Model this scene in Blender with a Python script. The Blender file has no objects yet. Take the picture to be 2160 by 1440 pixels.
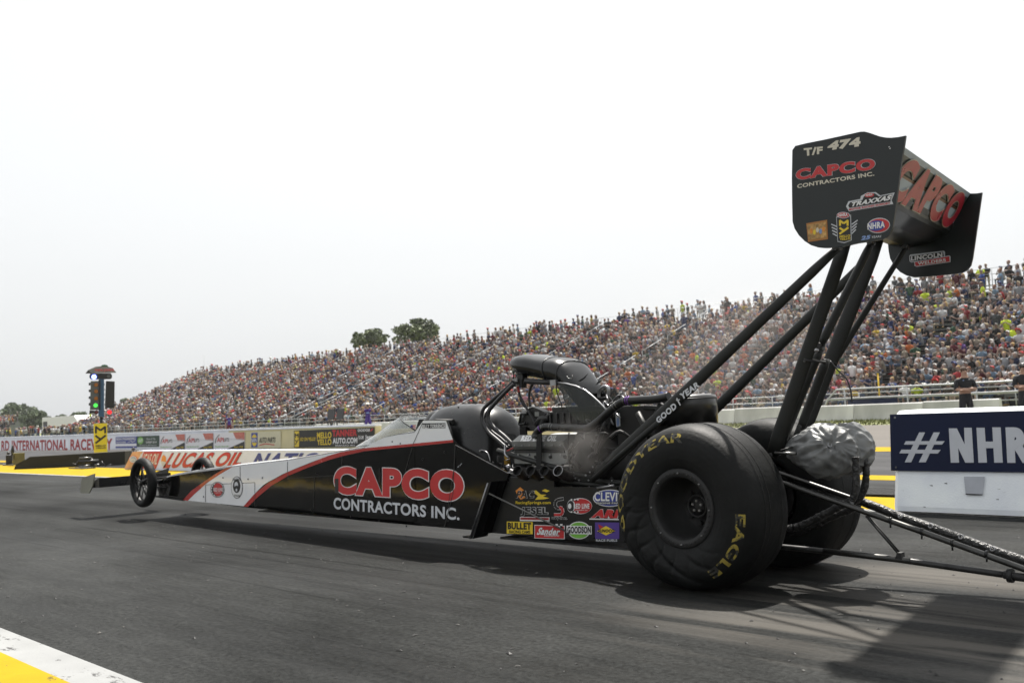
import bpy, bmesh, math, random
import numpy as np
from mathutils import Vector, Matrix
random.seed(7); rng = np.random.default_rng(7)
SC = bpy.context.scene
COL = SC.collection
V = Vector
# ------------------------------------------------------------------ camera (solved from the photo's own vanishing lines)
FPX = 2090.0
ROLL = math.radians(2.4700513); PITCH = math.radians(4.0331699); YAW = math.radians(45.789284)
CAMPOS = V((0, 0, 1.05))
_rh = V((math.cos(YAW), math.sin(YAW), 0)); _fh = V((-math.sin(YAW), math.cos(YAW), 0)); _z = V((0, 0, 1))
CF = _fh * math.cos(PITCH) + _z * math.sin(PITCH)
_u0 = -_fh * math.sin(PITCH) + _z * math.cos(PITCH)
CR = _rh * math.cos(ROLL) - _u0 * math.sin(ROLL)
CU = _u0 * math.cos(ROLL) + _rh * math.sin(ROLL)
cam = bpy.data.cameras.new('camera'); camo = bpy.data.objects.new('camera', cam); COL.objects.link(camo)
M = Matrix((CR, CU, -CF)).transposed().to_4x4(); M.translation = CAMPOS
camo.matrix_world = M
cam.sensor_width = 36; cam.lens = FPX * 36 / 2160; cam.clip_start = 0.05; cam.clip_end = 3000
cam.dof.use_dof = True; cam.dof.focus_distance = 6.0; cam.dof.aperture_fstop = 4.8
SC.camera = camo

def ray(px, py):
    return CF + CR * ((px - 1080) / FPX) - CU * ((py - 720) / FPX)
def on(px, py, plane):
    """point where the sight line of a photo pixel meets a real plane ('X'|'Y'|'Z', value) or (point, normal)"""
    d = ray(px, py)
    if isinstance(plane[0], str):
        k = 'XYZ'.index(plane[0]); return CAMPOS + d * ((plane[1] - CAMPOS[k]) / d[k])
    p0, n = plane
    return CAMPOS + d * ((p0 - CAMPOS).dot(n) / d.dot(n))
def Yp(px, py, y): return on(px, py, ('Y', y))
def project(P):
    d = V(P) - CAMPOS; w = d.dot(CF)
    return 1080 + FPX * d.dot(CR) / w, 720 - FPX * d.dot(CU) / w, w
def zt(ox, oy, s): return lambda x, y: (ox + x / s, oy + y / s)
Z0 = zt(0, 0, 1); Z1 = zt(0, 740, 4); Z2 = zt(400, 800, 3.6); Z3 = zt(940, 720, 4.5); Z4 = zt(940, 960, 4.5)
Z5 = zt(1240, 840, 3.2727); WG = zt(1640, 250, 4); R2 = zt(1400, 520, 3.273); R3 = zt(1560, 860, 3.6)
R4 = zt(1740, 700, 5.143); MC = zt(840, 820, 8); E3 = zt(1060, 740, 9); E4 = zt(1060, 880, 8.308)
F5 = zt(240, 900, 6.75); T2 = zt(160, 760, 7.2); L1 = zt(0, 900, 7.2)

# ------------------------------------------------------------------ materials
def nd(nt, typ, **kw):
    n = nt.nodes.new(typ)
    for k, v in kw.items(): setattr(n, k, v)
    return n
MATS = {}
def mk(name, col, rough=0.5, metal=0.0, var=0.12, scale=6.0, bump=0.0, bscale=60.0, coat=0.0, spec=.5, emit=None, estr=1.0, rvar=0.08, alpha=None, trans=0.0, stretch=None):
    m = bpy.data.materials.new(name); m.use_nodes = True; nt = m.node_tree
    b = nt.nodes['Principled BSDF']
    b.inputs['Metallic'].default_value = metal; b.inputs['Specular IOR Level'].default_value = spec
    tc = nd(nt, 'ShaderNodeTexCoord'); src = tc.outputs['Object']
    if stretch:
        mp = nd(nt, 'ShaderNodeMapping'); mp.inputs['Scale'].default_value = stretch
        nt.links.new(src, mp.inputs[0]); src = mp.outputs[0]
    nz = nd(nt, 'ShaderNodeTexNoise'); nz.inputs['Scale'].default_value = scale; nz.inputs['Detail'].default_value = 7
    nt.links.new(src, nz.inputs['Vector'])
    rp = nd(nt, 'ShaderNodeValToRGB'); e = rp.color_ramp.elements
    e[0].position = .3; e[1].position = .7
    e[0].color = tuple(max(0, c * (1 - var)) for c in col[:3]) + (1,); e[1].color = tuple(min(1, c * (1 + var)) for c in col[:3]) + (1,)
    nt.links.new(nz.outputs['Fac'], rp.inputs[0]); nt.links.new(rp.outputs[0], b.inputs['Base Color'])
    mr = nd(nt, 'ShaderNodeMapRange'); mr.inputs[3].default_value = max(.02, rough - rvar); mr.inputs[4].default_value = min(1, rough + rvar)
    nt.links.new(nz.outputs['Fac'], mr.inputs[0]); nt.links.new(mr.outputs[0], b.inputs['Roughness'])
    if bump:
        n2 = nd(nt, 'ShaderNodeTexNoise'); n2.inputs['Scale'].default_value = bscale; n2.inputs['Detail'].default_value = 5
        nt.links.new(src, n2.inputs['Vector'])
        bp = nd(nt, 'ShaderNodeBump'); bp.inputs['Strength'].default_value = bump; bp.inputs['Distance'].default_value = .02
        nt.links.new(n2.outputs['Fac'], bp.inputs['Height']); nt.links.new(bp.outputs[0], b.inputs['Normal'])
    if coat: b.inputs['Coat Weight'].default_value = coat; b.inputs['Coat Roughness'].default_value = .06
    if emit: b.inputs['Emission Color'].default_value = tuple(emit) + (1,); b.inputs['Emission Strength'].default_value = estr
    if trans: b.inputs['Transmission Weight'].default_value = trans
    MATS[name] = m; return m
black_gloss = mk('black gloss paint', (.004, .004, .004), .08, var=.15, spec=.45, rvar=.03, bump=.12, bscale=2.6)
black_plain = mk('black satin composite', (.008, .0085, .009), .3, var=.2, spec=.4, bump=.05, bscale=12)
wingblack = mk('wing black film', (.014, .018, .019), .35, spec=.4, var=.1, bump=.02, bscale=6)
strutblack = mk('black strut paint', (.009, .010, .009), .5, spec=.35, var=.2, bump=.03, bscale=14)
dark = mk('dark metal', (.03, .03, .03), .4, .4, var=.4, scale=20)
darker = mk('sooty black', (.01, .01, .01), .65, var=.4, scale=20)
white_paint = mk('white gloss paint', (.86, .87, .89), .12, coat=.8, var=.04, scale=3, bump=.15, bscale=3.2)
red_paint = mk('deep red gloss paint', (.42, .02, .018), .25, coat=.5, var=.08)
orange_fade = mk('orange red gloss paint', (.5, .09, .02), .25, coat=.5, var=.35, scale=5)
red_dec = mk('red decal', (.5, .022, .025), .35, var=.05)
red_wing = mk('muted red decal', (.42, .022, .045), .3, var=.1)
white_dec = mk('white decal', (.72, .72, .72), .4, var=.04)
grey_dec = mk('light grey decal', (.55, .57, .6), .45, var=.06)
bone_dec = mk('bone decal', (.62, .58, .48), .45, var=.05)
black_dec = mk('black decal', (.012, .012, .012), .4, var=.1)
yel_dec = mk('yellow decal', (.75, .55, .03), .4, var=.06)
green_dec = mk('green decal', (.16, .42, .05), .4, var=.08)
blue_dec = mk('blue decal', (.03, .05, .28), .4, var=.08)
lblue_dec = mk('light blue decal', (.2, .3, .55), .4, var=.1)
purple_dec = mk('purple decal', (.08, .04, .26), .4, var=.1)
orange_dec = mk('orange decal', (.7, .25, .03), .4, var=.15, scale=40)
tan_dec = mk('tan printed sticker', (.45, .27, .09), .5, var=.6, scale=45)
rubber = mk('worn slick rubber', (.007, .0075, .0075), .6, var=.35, spec=.19, scale=9, bump=.12, bscale=40)
chrome = mk('polished tube', (.15, .15, .145), .33, 1.0, var=.15, scale=12)
bar_steel = mk('dark chromoly tube', (.07, .07, .068), .42, .9, var=.2, scale=12)
steel = mk('brushed steel', (.3, .3, .31), .35, .9, var=.25, scale=14)
cast = mk('grey cast aluminium', (.2, .205, .2), .5, .5, var=.2, scale=8, bump=.05)
pipe_m = mk('heat stained header steel', (.09, .08, .075), .45, .8, var=.5, scale=18)
hose_m = mk('black braided hose', (.02, .02, .022), .5, var=.2, scale=60)
hosered = mk('red hose end', (.4, .03, .03), .4)
purple_m = mk('purple anodised clamp', (.14, .05, .25), .3, .6)
strap_m = mk('black webbing', (.008, .008, .008), .85, var=.2)
foil = mk('silver grey nylon parachute cloth', (.16, .165, .165), .5, .3, var=.3, scale=8, bump=.22, bscale=18)
wrap = mk('crinkled black wrap', (.02, .02, .02), .33, .1, var=.4, scale=30, bump=.8, bscale=45)
brass = mk('brass fitting', (.5, .3, .06), .4, .8)
concrete = mk('grey concrete', (.47, .47, .46), .85, var=.3, scale=1.1, stretch=(1, 1, .35), bump=.15, bscale=50)
wallwhite = mk('white painted concrete', (.76, .79, .86), .7, var=.08, scale=1.5, bump=.08)
wallyellow = mk('pale yellow painted concrete', (.62, .56, .33), .75, var=.08, scale=1.5, bump=.08)
wall_red = mk('faded red lettering', (.36, .045, .05), .7, var=.15)
barrier_white = mk('white painted barrier concrete', (.78, .82, .90), .75, var=.1, scale=5, bump=.2, bscale=45)
navy = mk('navy banner vinyl', (.004, .009, .036), .65, spec=.3, var=.1, scale=3)
banner_white = mk('banner white', (.74, .74, .77), .5, var=.03)
aluminium = mk('bleacher aluminium', (.17, .18, .18), .5, .5, var=.15)
rail_m = mk('galvanised rail', (.36, .37, .38), .45, .4, var=.1)
yellow_lined = mk('yellow road paint', (.80, .56, .012), .75, var=.1, scale=5, bump=.1, bscale=80)
white_lined = mk('white road paint', (.78, .78, .76), .7, var=.06, scale=6, bump=.1, bscale=80)
olive = mk('olive black foam block', (.015, .015, .010), .85, var=.2, bump=.05)
olive2 = mk('olive cardboard', (.13, .12, .05), .8, var=.2)
bark = mk('bark', (.06, .045, .03), .9, var=.3, bump=.3)
tree_green = mk('tree foliage', (.12, .145, .075), .75, var=.5, scale=.7)
tree_dim = mk('far tree foliage', (.13, .16, .10), .8, var=.4, scale=.5)
pole_blue = mk('blue painted steel', (.025, .08, .16), .4, var=.1)
lamp_box = mk('grey lamp housing', (.09, .1, .1), .5, var=.2)
sign_yel = mk('yellow sign vinyl', (.78, .62, .02), .45, var=.05)
amber = mk('unlit amber lens', (.28, .1, .01), .25, var=.1)
green_on = mk('lit green lamp', (.03, .3, .04), .4, emit=(.06, .85, .07), estr=.75)
red_on = mk('lit red lamp', (.4, .02, .02), .4, emit=(1, .02, .03), estr=.6)
blue_on = mk('lit blue lamp', (.1, .2, .9), .4, emit=(.04, .09, 1), estr=1.0)
white_on = mk('lit white ring', (.8, .85, 1), .4, emit=(.75, .85, 1), estr=2.0)
darkred = mk('unlit red lens', (.1, .01, .01), .25)
roof_green = mk('green roof paint', (.03, .12, .06), .5)
skin_m = mk('skin', (.36, .22, .16), .6, var=.08)
hair_m = mk('brown hair', (.06, .035, .02), .8, var=.2)
blackshirt = mk('black polo cloth', (.012, .013, .016), .85, var=.2)
purple_v = mk('purple vest cloth', (.06, .03, .2), .8, var=.1)
maroon_c = mk('maroon cloth', (.12, .015, .025), .85, var=.1)
tan_c = mk('khaki cloth', (.3, .24, .16), .85, var=.1)
jeans = mk('dark blue denim', (.03, .04, .07), .85, var=.2)
yellow_c = mk('yellow shirt cloth', (.6, .4, .03), .8, var=.1)
grey_c = mk('grey shirt cloth', (.35, .35, .36), .8, var=.1)
whitecap = mk('white cap cloth', (.7, .68, .62), .8)
# tinted clear plastic
def clear(name, tint, fac, rough=.05):
    m = bpy.data.materials.new(name); m.use_nodes = True; nt = m.node_tree; nt.nodes.clear()
    o = nd(nt, 'ShaderNodeOutputMaterial'); mx = nd(nt, 'ShaderNodeMixShader'); t = nd(nt, 'ShaderNodeBsdfTransparent'); g = nd(nt, 'ShaderNodeBsdfPrincipled')
    t.inputs[0].default_value = tint + (1,); g.inputs['Base Color'].default_value = (.13, .14, .14, 1); g.inputs['Roughness'].default_value = rough
    lw = nd(nt, 'ShaderNodeLayerWeight'); lw.inputs[0].default_value = .35
    ma = nd(nt, 'ShaderNodeMath', operation='MULTIPLY_ADD'); ma.inputs[1].default_value = .5; ma.inputs[2].default_value = fac
    nt.links.new(lw.outputs['Facing'], ma.inputs[0]); nt.links.new(ma.outputs[0], mx.inputs[0])
    nt.links.new(t.outputs[0], mx.inputs[1]); nt.links.new(g.outputs[0], mx.inputs[2]); nt.links.new(mx.outputs[0], o.inputs[0])
    return m
screen_m = clear('clear windscreen plastic', (.84, .86, .87), .22)
smoked = clear('smoked shield plastic', (.22, .23, .22), .22)

# ------------------------------------------------------------------ objects
BASE = {}
def tag(o, label=None, cat=None, group=None, kind=None):
    if label: o['label'] = label
    if cat: o['category'] = cat
    if group: o['group'] = group
    if kind: o['kind'] = kind
    return o
def thing(name, loc, label, cat, group=None):
    o = bpy.data.objects.new(name, None); COL.objects.link(o); o.location = loc; o.empty_display_size = .2
    BASE[o.name] = V(loc); return tag(o, label, cat, group)

class MB:
    def __init__(s): s.v = []; s.f = []; s.fm = []; s.fs = []; s.mats = []
    def mi(s, m):
        if m not in s.mats: s.mats.append(m)
        return s.mats.index(m)
    def add(s, vs, fs, mat, smooth=False):
        b = len(s.v); s.v += [tuple(p) for p in vs]; k = s.mi(mat)
        for f in fs: s.f.append(tuple(b + i for i in f)); s.fm.append(k); s.fs.append(smooth)
    def box(s, c, size, mat, rot=None):
        c = V(c); h = V(size) / 2; R = rot or Matrix.Identity(3)
        vs = [c + R @ V((h.x * i, h.y * j, h.z * k)) for i in (-1, 1) for j in (-1, 1) for k in (-1, 1)]
        s.add(vs, [(0, 1, 3, 2), (4, 6, 7, 5), (0, 4, 5, 1), (2, 3, 7, 6), (0, 2, 6, 4), (1, 5, 7, 3)], mat)
    def b2(s, lo, hi, mat):
        lo = V(lo); hi = V(hi); s.box((lo + hi) / 2, hi - lo, mat)
    def prism(s, pts, off, mat, mat2=None):
        n = len(pts); pts = [V(p) for p in pts]; off = V(off)
        s.add(pts + [p + off for p in pts], [tuple(range(n))], mat)
        b = len(s.v) - 2 * n
        k = s.mi(mat2 or mat)
        s.f.append(tuple(b + n + i for i in reversed(range(n)))); s.fm.append(k); s.fs.append(False)
        for i in range(n):
            j = (i + 1) % n; s.f.append((b + i, b + j, b + n + j, b + n + i)); s.fm.append(k); s.fs.append(False)
    def poly(s, pts, mat): s.add(pts, [tuple(range(len(pts)))], mat)
    def loft(s, rings, mat, caps=True, closed=True, smooth=True):
        n = len(rings[0]); b = len(s.v); s.v += [tuple(p) for r in rings for p in r]; k = s.mi(mat)
        for i in range(len(rings) - 1):
            for j in range(n if closed else n - 1):
                j2 = (j + 1) % n
                s.f.append((b + i * n + j, b + i * n + j2, b + (i + 1) * n + j2, b + (i + 1) * n + j)); s.fm.append(k); s.fs.append(smooth)
        if caps:
            s.f.append(tuple(b + j for j in reversed(range(n)))); s.fm.append(k); s.fs.append(False)
            s.f.append(tuple(b + (len(rings) - 1) * n + j for j in range(n))); s.fm.append(k); s.fs.append(False)
    def tube(s, pts, r, mat, n=10, caps=True, flat=None, smooth=True):
        """flat=(dir, rx, ry): elliptical section with rx along dir"""
        pts = [V(p) for p in pts]; rings = []; up = None
        for i, p in enumerate(pts):
            t = (pts[min(i + 1, len(pts) - 1)] - pts[max(i - 1, 0)]).normalized()
            if flat: up = (V(flat[0]) - t * V(flat[0]).dot(t)).normalized()
            elif up is None: up = t.orthogonal().normalized()
            else: up = (up - t * up.dot(t)).normalized()
            w = t.cross(up); rr = r[i] if isinstance(r, (list, tuple)) else r
            ra, rb = (flat[1] * rr, flat[2] * rr) if flat else (rr, rr)
            rings.append([p + up * (ra * math.cos(2 * math.pi * k / n)) + w * (rb * math.sin(2 * math.pi * k / n)) for k in range(n)])
        s.loft(rings, mat, caps, True, smooth)
    def cyl(s, a, b, r, mat, n=16, r2=None): s.tube([a, b], [r, r if r2 is None else r2], mat, n)
    def ring(s, c, axis, R, r, mat, n=24, m=8):
        c = V(c); a = V(axis).normalized(); u = a.orthogonal().normalized(); w = a.cross(u); rings = []
        for i in range(n + 1):
            t = 2 * math.pi * i / n; d = u * math.cos(t) + w * math.sin(t)
            rings.append([c + d * (R + r * math.cos(2 * math.pi * k / m)) + a * (r * math.sin(2 * math.pi * k / m)) for k in range(m)])
        s.loft(rings, mat, False)
    def lathe(s, prof, c, axis, mat, n=48, smooth=True, start=None):
        c = V(c); a = V(axis).normalized(); u = V(start) if start else a.orthogonal().normalized(); w = a.cross(u); rings = []
        for i in range(n + 1):
            t = 2 * math.pi * i / n; d = u * math.cos(t) + w * math.sin(t)
            rings.append([c + d * r + a * h for r, h in prof])
        s.loft(rings, mat, False, False, smooth)
    def sphere(s, c, r, mat, n=12, m=8):
        c = V(c); r = V(r) if not isinstance(r, (int, float)) else V((r, r, r)); rings = []
        for i in range(m + 1):
            ph = math.pi * i / m; q = max(.01, math.sin(ph))
            rings.append([c + V((r.x * q * math.cos(2 * math.pi * k / n), r.y * q * math.sin(2 * math.pi * k / n), -r.z * math.cos(ph))) for k in range(n)])
        s.loft(rings, mat, True)
    def smoothpath(s, pts, k=5):
        pts = [V(p) for p in pts]; out = []
        for i in range(len(pts) - 1):
            p0 = pts[max(i - 1, 0)]; p1 = pts[i]; p2 = pts[i + 1]; p3 = pts[min(i + 2, len(pts) - 1)]
            for j in range(k):
                t = j / k
                out.append(.5 * ((2 * p1) + (p2 - p0) * t + (2 * p0 - 5 * p1 + 4 * p2 - p3) * t * t + (3 * p1 - p0 - 3 * p2 + p3) * t ** 3))
        return out + [pts[-1]]
    def hose(s, pts, r, mat, n=8, k=5): s.tube(s.smoothpath(pts, k), r, mat, n)
    def build(s, name, parent=None, label=None, cat=None, group=None, kind=None, loc=None, bevel=0, recalc=True):
        me = bpy.data.meshes.new(name)
        if parent is not None: base = BASE[parent.name]
        elif loc is not None: base = V(loc)
        else: base = V((0, 0, 0))
        me.from_pydata([(x - base.x, y - base.y, z - base.z) for x, y, z in s.v], [], s.f)
        for m in s.mats: me.materials.append(m)
        me.polygons.foreach_set('material_index', s.fm); me.polygons.foreach_set('use_smooth', s.fs)
        if recalc:
            bm = bmesh.new(); bm.from_mesh(me); bmesh.ops.recalc_face_normals(bm, faces=bm.faces); bm.to_mesh(me); bm.free()
        me.update()
        o = bpy.data.objects.new(name, me); COL.objects.link(o)
        if parent is not None: o.parent = parent
        else: o.location = base
        BASE[o.name] = base
        if bevel:
            b = o.modifiers.new('edge', 'BEVEL'); b.width = bevel; b.segments = 2; b.limit_method = 'ANGLE'; b.angle_limit = math.radians(40)
        return tag(o, label, cat, group, kind)

# ------------------------------------------------------------------ lettering
_tc = {}
def text_raw(s, off=0.0, sub=0):
    key = (s, round(off, 4), sub)
    if key in _tc: return _tc[key]
    cu = bpy.data.curves.new('t', 'FONT'); cu.body = s; cu.size = 1; cu.offset = off; cu.resolution_u = 6; cu.dimensions = '2D'; cu.fill_mode = 'FRONT'
    cu.space_character = 1.0 + max(0, off) * 2.2
    ob = bpy.data.objects.new('t', cu); COL.objects.link(ob)
    dg = bpy.context.evaluated_depsgraph_get()
    me = bpy.data.meshes.new_from_object(ob.evaluated_get(dg))
    bpy.data.objects.remove(ob)
    if sub:
        bm = bmesh.new(); bm.from_mesh(me); bmesh.ops.triangulate(bm, faces=bm.faces)
        for _ in range(sub):
            ed = [e for e in bm.edges if e.calc_length() > .09]
            bmesh.ops.subdivide_edges(bm, edges=ed, cuts=1); bmesh.ops.triangulate(bm, faces=bm.faces)
        bm.to_mesh(me); bm.free()
    vs = np.array([v.co[:2] for v in me.vertices]); fs = [tuple(p.vertices) for p in me.polygons]
    bpy.data.meshes.remove(me)
    _tc[key] = (vs, fs); return _tc[key]
def text_geo(s, off=.012, extra=0.0, sub=0, space=None):
    vb, _ = text_raw(s, off, 0); lo = vb.min(0); hi = vb.max(0)
    v, f = text_raw(s, off + extra, sub)
    w0 = vb.max(0)[0] - vb.min(0)[0]
    v = v.copy()
    if extra:  # keep the fat outline centred on the letters
        c0 = (lo + hi) / 2; c1 = (v.min(0) + v.max(0)) / 2
        grow = 2 * extra
        sx = (w0 + grow) / (v[:, 0].max() - v[:, 0].min())
        v = (v - c1); v[:, 0] *= sx; v += c0
    return (v - lo) / (hi - lo), f

def _norm_to_cam(plane):
    if isinstance(plane[0], str):
        n = V((0, 0, 0)); k = 'XYZ'.index(plane[0]); n[k] = 1; p = V((0, 0, 0)); p[k] = plane[1]
    else: p, n = plane; n = V(n).normalized()
    return n if (CAMPOS - p).dot(n) > 0 else -n
class Decal:
    """stickers, paint and lettering lying on a real plane of a mesh"""
    def __init__(s, mb, plane, T=Z0, gap=.0016): s.mb = mb; s.pl = plane; s.T = T; s.n = _norm_to_cam(plane); s.g = gap
    def P(s, x, y, layer=1): return on(*s.T(x, y), s.pl) + s.n * (s.g * layer)
    def poly(s, mat, pts, layer=1): s.mb.poly([s.P(x, y, layer) for x, y in pts], mat)
    def rect(s, mat, x0, y0, x1, y1, layer=1, dy=0): s.poly(mat, [(x0, y0), (x1, y0 + dy), (x1, y1 + dy), (x0, y1)], layer)
    def ell(s, mat, cx, cy, rx, ry, layer=1, n=28, tilt=0):
        c, t = math.cos(tilt), math.sin(tilt)
        s.poly(mat, [(cx + rx * math.cos(a) * c - ry * math.sin(a) * t, cy + rx * math.cos(a) * t + ry * math.sin(a) * c) for a in [2 * math.pi * i / n for i in range(n)]], layer)
    def strip(s, mat, top, bot, layer=1):
        vs = [s.P(*p, layer) for p in top] + [s.P(*p, layer) for p in bot]; n = len(top)
        s.mb.add(vs, [(i, i + 1, n + i + 1, n + i) for i in range(n - 1)], mat)
    def line(s, mat, pts, w, layer=1):
        for a, b in zip(pts[:-1], pts[1:]):
            d = V((b[0] - a[0], b[1] - a[1])); L = d.length or 1; q = V((-d.y, d.x)) * (w / 2 / L)
            s.poly(mat, [(a[0] + q.x, a[1] + q.y), (b[0] + q.x, b[1] + q.y), (b[0] - q.x, b[1] - q.y), (a[0] - q.x, a[1] - q.y)], layer)
    def text(s, mat, string, quad, layer=2, off=.012, extra=0, shear=0):
        """quad: bl, br, tr, tl in photo coordinates"""
        v, f = text_geo(string, off, extra); q = [s.P(*p, 0) for p in quad]
        out = []
        for x, y in v:
            x += shear * y
            out.append(q[0].lerp(q[1], x).lerp(q[3].lerp(q[2], x), y) + s.n * (s.g * layer))
        s.mb.add(out, f, mat)
    def outlined(s, fill, edge, string, quad, layer=2, off=.012, extra=.03, shear=0):
        s.text(edge, string, quad, layer, off, extra, shear); s.text(fill, string, quad, layer + 1, off, 0, shear)
    def box(s, mat, string, x0, y0, x1, y1, layer=2, dy=0, **k): s.text(mat, string, [(x0, y1), (x1, y1 + dy), (x1, y0 + dy), (x0, y0)], layer, **k)
def lerp(a, b, t): return a + (b - a) * t
# ================================================================== light and sky
SUN = V((-.25, .43, 1)).normalized()
EL = math.asin(SUN.z)
w = bpy.data.worlds.new('World'); SC.world = w; w.use_nodes = True; nt = w.node_tree
bg = nt.nodes['Background']; sky = nd(nt, 'ShaderNodeTexSky', sky_type='NISHITA', sun_disc=False)
sky.sun_elevation = EL; sky.sun_rotation = math.atan2(SUN.x, SUN.y); sky.dust_density = 6; sky.air_density = 1.2; sky.ozone_density = 1
hs = nd(nt, 'ShaderNodeHueSaturation'); hs.inputs['Saturation'].default_value = .14; hs.inputs['Value'].default_value = .8
mx = nd(nt, 'ShaderNodeMix', data_type='RGBA'); mx.inputs[0].default_value = .66
mx.inputs[7].default_value = (4.2, 4.3, 4.36, 1)
nt.links.new(sky.outputs[0], hs.inputs['Color']); nt.links.new(hs.outputs[0], mx.inputs[6]); nt.links.new(mx.outputs[2], bg.inputs[0])
bg.inputs[1].default_value = .1
sl = bpy.data.lights.new('sun', 'SUN'); sl.energy = 4.3; sl.angle = math.radians(1.5); sl.color = (1, .95, .88)
so = bpy.data.objects.new('sun', sl); COL.objects.link(so); so.rotation_euler = (-SUN).to_track_quat('-Z', 'Y').to_euler(); so.location = (0, 0, 30)
SC.view_settings.view_transform = 'Standard'; SC.view_settings.look = 'None'; SC.view_settings.exposure = 1.25; SC.view_settings.gamma = 1

# ================================================================== ground
def sheet(name, x0, x1, y0, y1, z, mat, label=None, nx=1):
    mb = MB(); mb.add([(x0, y0, z), (x1, y0, z), (x1, y1, z), (x0, y1, z)], [(0, 1, 2, 3)], mat)
    return mb.build(name, kind='structure', label=label, recalc=False)
def math_n(nt, op, a, b=None, clamp=False):
    n = nd(nt, 'ShaderNodeMath', operation=op, use_clamp=clamp)
    for i, q in enumerate((a, b)):
        if q is None: continue
        if isinstance(q, (int, float)): n.inputs[i].default_value = q
        else: nt.links.new(q, n.inputs[i])
    return n.outputs[0]
def asphalt():
    m = bpy.data.materials.new('rubbered asphalt'); m.use_nodes = True; nt = m.node_tree; b = nt.nodes['Principled BSDF']; L = nt.links.new; b.inputs['Specular IOR Level'].default_value = .11
    tc = nd(nt, 'ShaderNodeTexCoord'); P = tc.outputs['Object']
    def noise(scale, sv, det=6, rough=.55, dist=0):
        mp = nd(nt, 'ShaderNodeMapping'); mp.inputs['Scale'].default_value = sv; L(P, mp.inputs[0])
        n = nd(nt, 'ShaderNodeTexNoise'); n.inputs['Scale'].default_value = scale; n.inputs['Detail'].default_value = det; n.inputs['Roughness'].default_value = rough; n.inputs['Distortion'].default_value = dist
        L(mp.outputs[0], n.inputs['Vector']); return n.outputs['Fac']
    def ramp(f, a, c, lo=0., hi=1.):
        mr = nd(nt, 'ShaderNodeMapRange'); mr.inputs[1].default_value = a; mr.inputs[2].default_value = c; mr.inputs[3].default_value = lo; mr.inputs[4].default_value = hi; L(f, mr.inputs[0]); return mr.outputs[0]
    sep = nd(nt, 'ShaderNodeSeparateXYZ'); L(P, sep.inputs[0]); X, Y = sep.outputs[0], sep.outputs[1]
    streak = noise(1.0, (.09, 2.2, 1), 7, .6, .3); fine = noise(1.0, (.5, 14, 1), 5, .6); blot = noise(.55, (.5, 1, 1), 5, .55, .4)
    grit = noise(38, (1, 1, 1), 3, .7); grit2 = noise(210, (1, 1, 1), 2, .7); mott = noise(7, (.6, 1, 1), 5, .7)
    # base value
    v = ramp(streak, .22, .78, .0135, .0225)
    v = math_n(nt, 'MULTIPLY', v, ramp(fine, .3, .7, .93, 1.07))
    v = math_n(nt, 'MULTIPLY', v, ramp(blot, .32, .68, .68, 1.3))
    v = math_n(nt, 'MULTIPLY', v, ramp(grit, .32, .68, .5, 1.55))
    v = math_n(nt, 'MULTIPLY', v, ramp(grit2, .32, .68, .6, 1.45)); v = math_n(nt, 'MULTIPLY', v, ramp(mott, .3, .7, .8, 1.2))
    # dark rubber grooves left by the tyres, broad, with wandering edges
    wob = math_n(nt, 'MULTIPLY', math_n(nt, 'SUBTRACT', noise(.35, (.4, .2, 1), 3), .5), .5)
    Yw = math_n(nt, 'ADD', Y, wob)
    for y0, wd, amt in ((4.85, .34, .42), (5.75, .36, .42), (13.6, .4, .3), (14.7, .4, .3), (16.5, .3, .2)):
        d = math_n(nt, 'ABSOLUTE', math_n(nt, 'SUBTRACT', Yw, y0))
        mk_ = ramp(d, wd * .5, wd * 1.3, 1, 0)
        v = math_n(nt, 'MULTIPLY', v, math_n(nt, 'SUBTRACT', 1, math_n(nt, 'MULTIPLY', mk_, amt)))
    # thin dark seams and scrapes running along the strip
    wob2 = math_n(nt, 'MULTIPLY', math_n(nt, 'SUBTRACT', noise(.8, (.5, .2, 1), 3), .5), .12)
    Ys = math_n(nt, 'ADD', Y, wob2)
    brk = ramp(noise(.9, (.35, .4, 1), 3), .42, .58, 0, 1)
    for y0, wd in ((3.32, .011), (3.95, .007), (4.18, .02), (2.7, .006), (6.6, .012), (7.6, .01), (3.6, .005)):
        d = math_n(nt, 'ABSOLUTE', math_n(nt, 'SUBTRACT', Ys, y0))
        mk_ = math_n(nt, 'MULTIPLY', ramp(d, wd * .4, wd * 1.5, .55, 0), brk)
        v = math_n(nt, 'MULTIPLY', v, math_n(nt, 'SUBTRACT', 1, mk_))
    # small dark specks of shed rubber, patchy
    sp = math_n(nt, 'MULTIPLY', ramp(noise(38, (1, 1, 1), 2, .5), .70, .74, 0, .75), ramp(noise(1.3, (1, 1, 1), 2), .45, .6, 0, 1))
    v = math_n(nt, 'MULTIPLY', v, math_n(nt, 'SUBTRACT', 1, sp))
    # bare sandy concrete showing at the launch pad
    pn_ = ramp(noise(1.0, (.25, 3.2, 1), 5, .6, .5), .44, .58, 0, 1); px_ = ramp(X, -3.6, -2.7, 0, 1)
    pad = math_n(nt, 'MULTIPLY', math_n(nt, 'MULTIPLY', px_, pn_), ramp(math_n(nt, 'ABSOLUTE', math_n(nt, 'SUBTRACT', Y, 4.3)), .25, 1.0, .8, .05))
    band = math_n(nt, 'MULTIPLY', px_, ramp(math_n(nt, 'ABSOLUTE', math_n(nt, 'SUBTRACT', Yw, 5.75)), .15, .42, 1, 0))
    pad = math_n(nt, 'MAXIMUM', pad, math_n(nt, 'MULTIPLY', band, ramp(fine, .3, .6, .35, 1)))
    far = math_n(nt, 'MULTIPLY', ramp(Y, 11.2, 12.2, 0, 1), .45)
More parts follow.
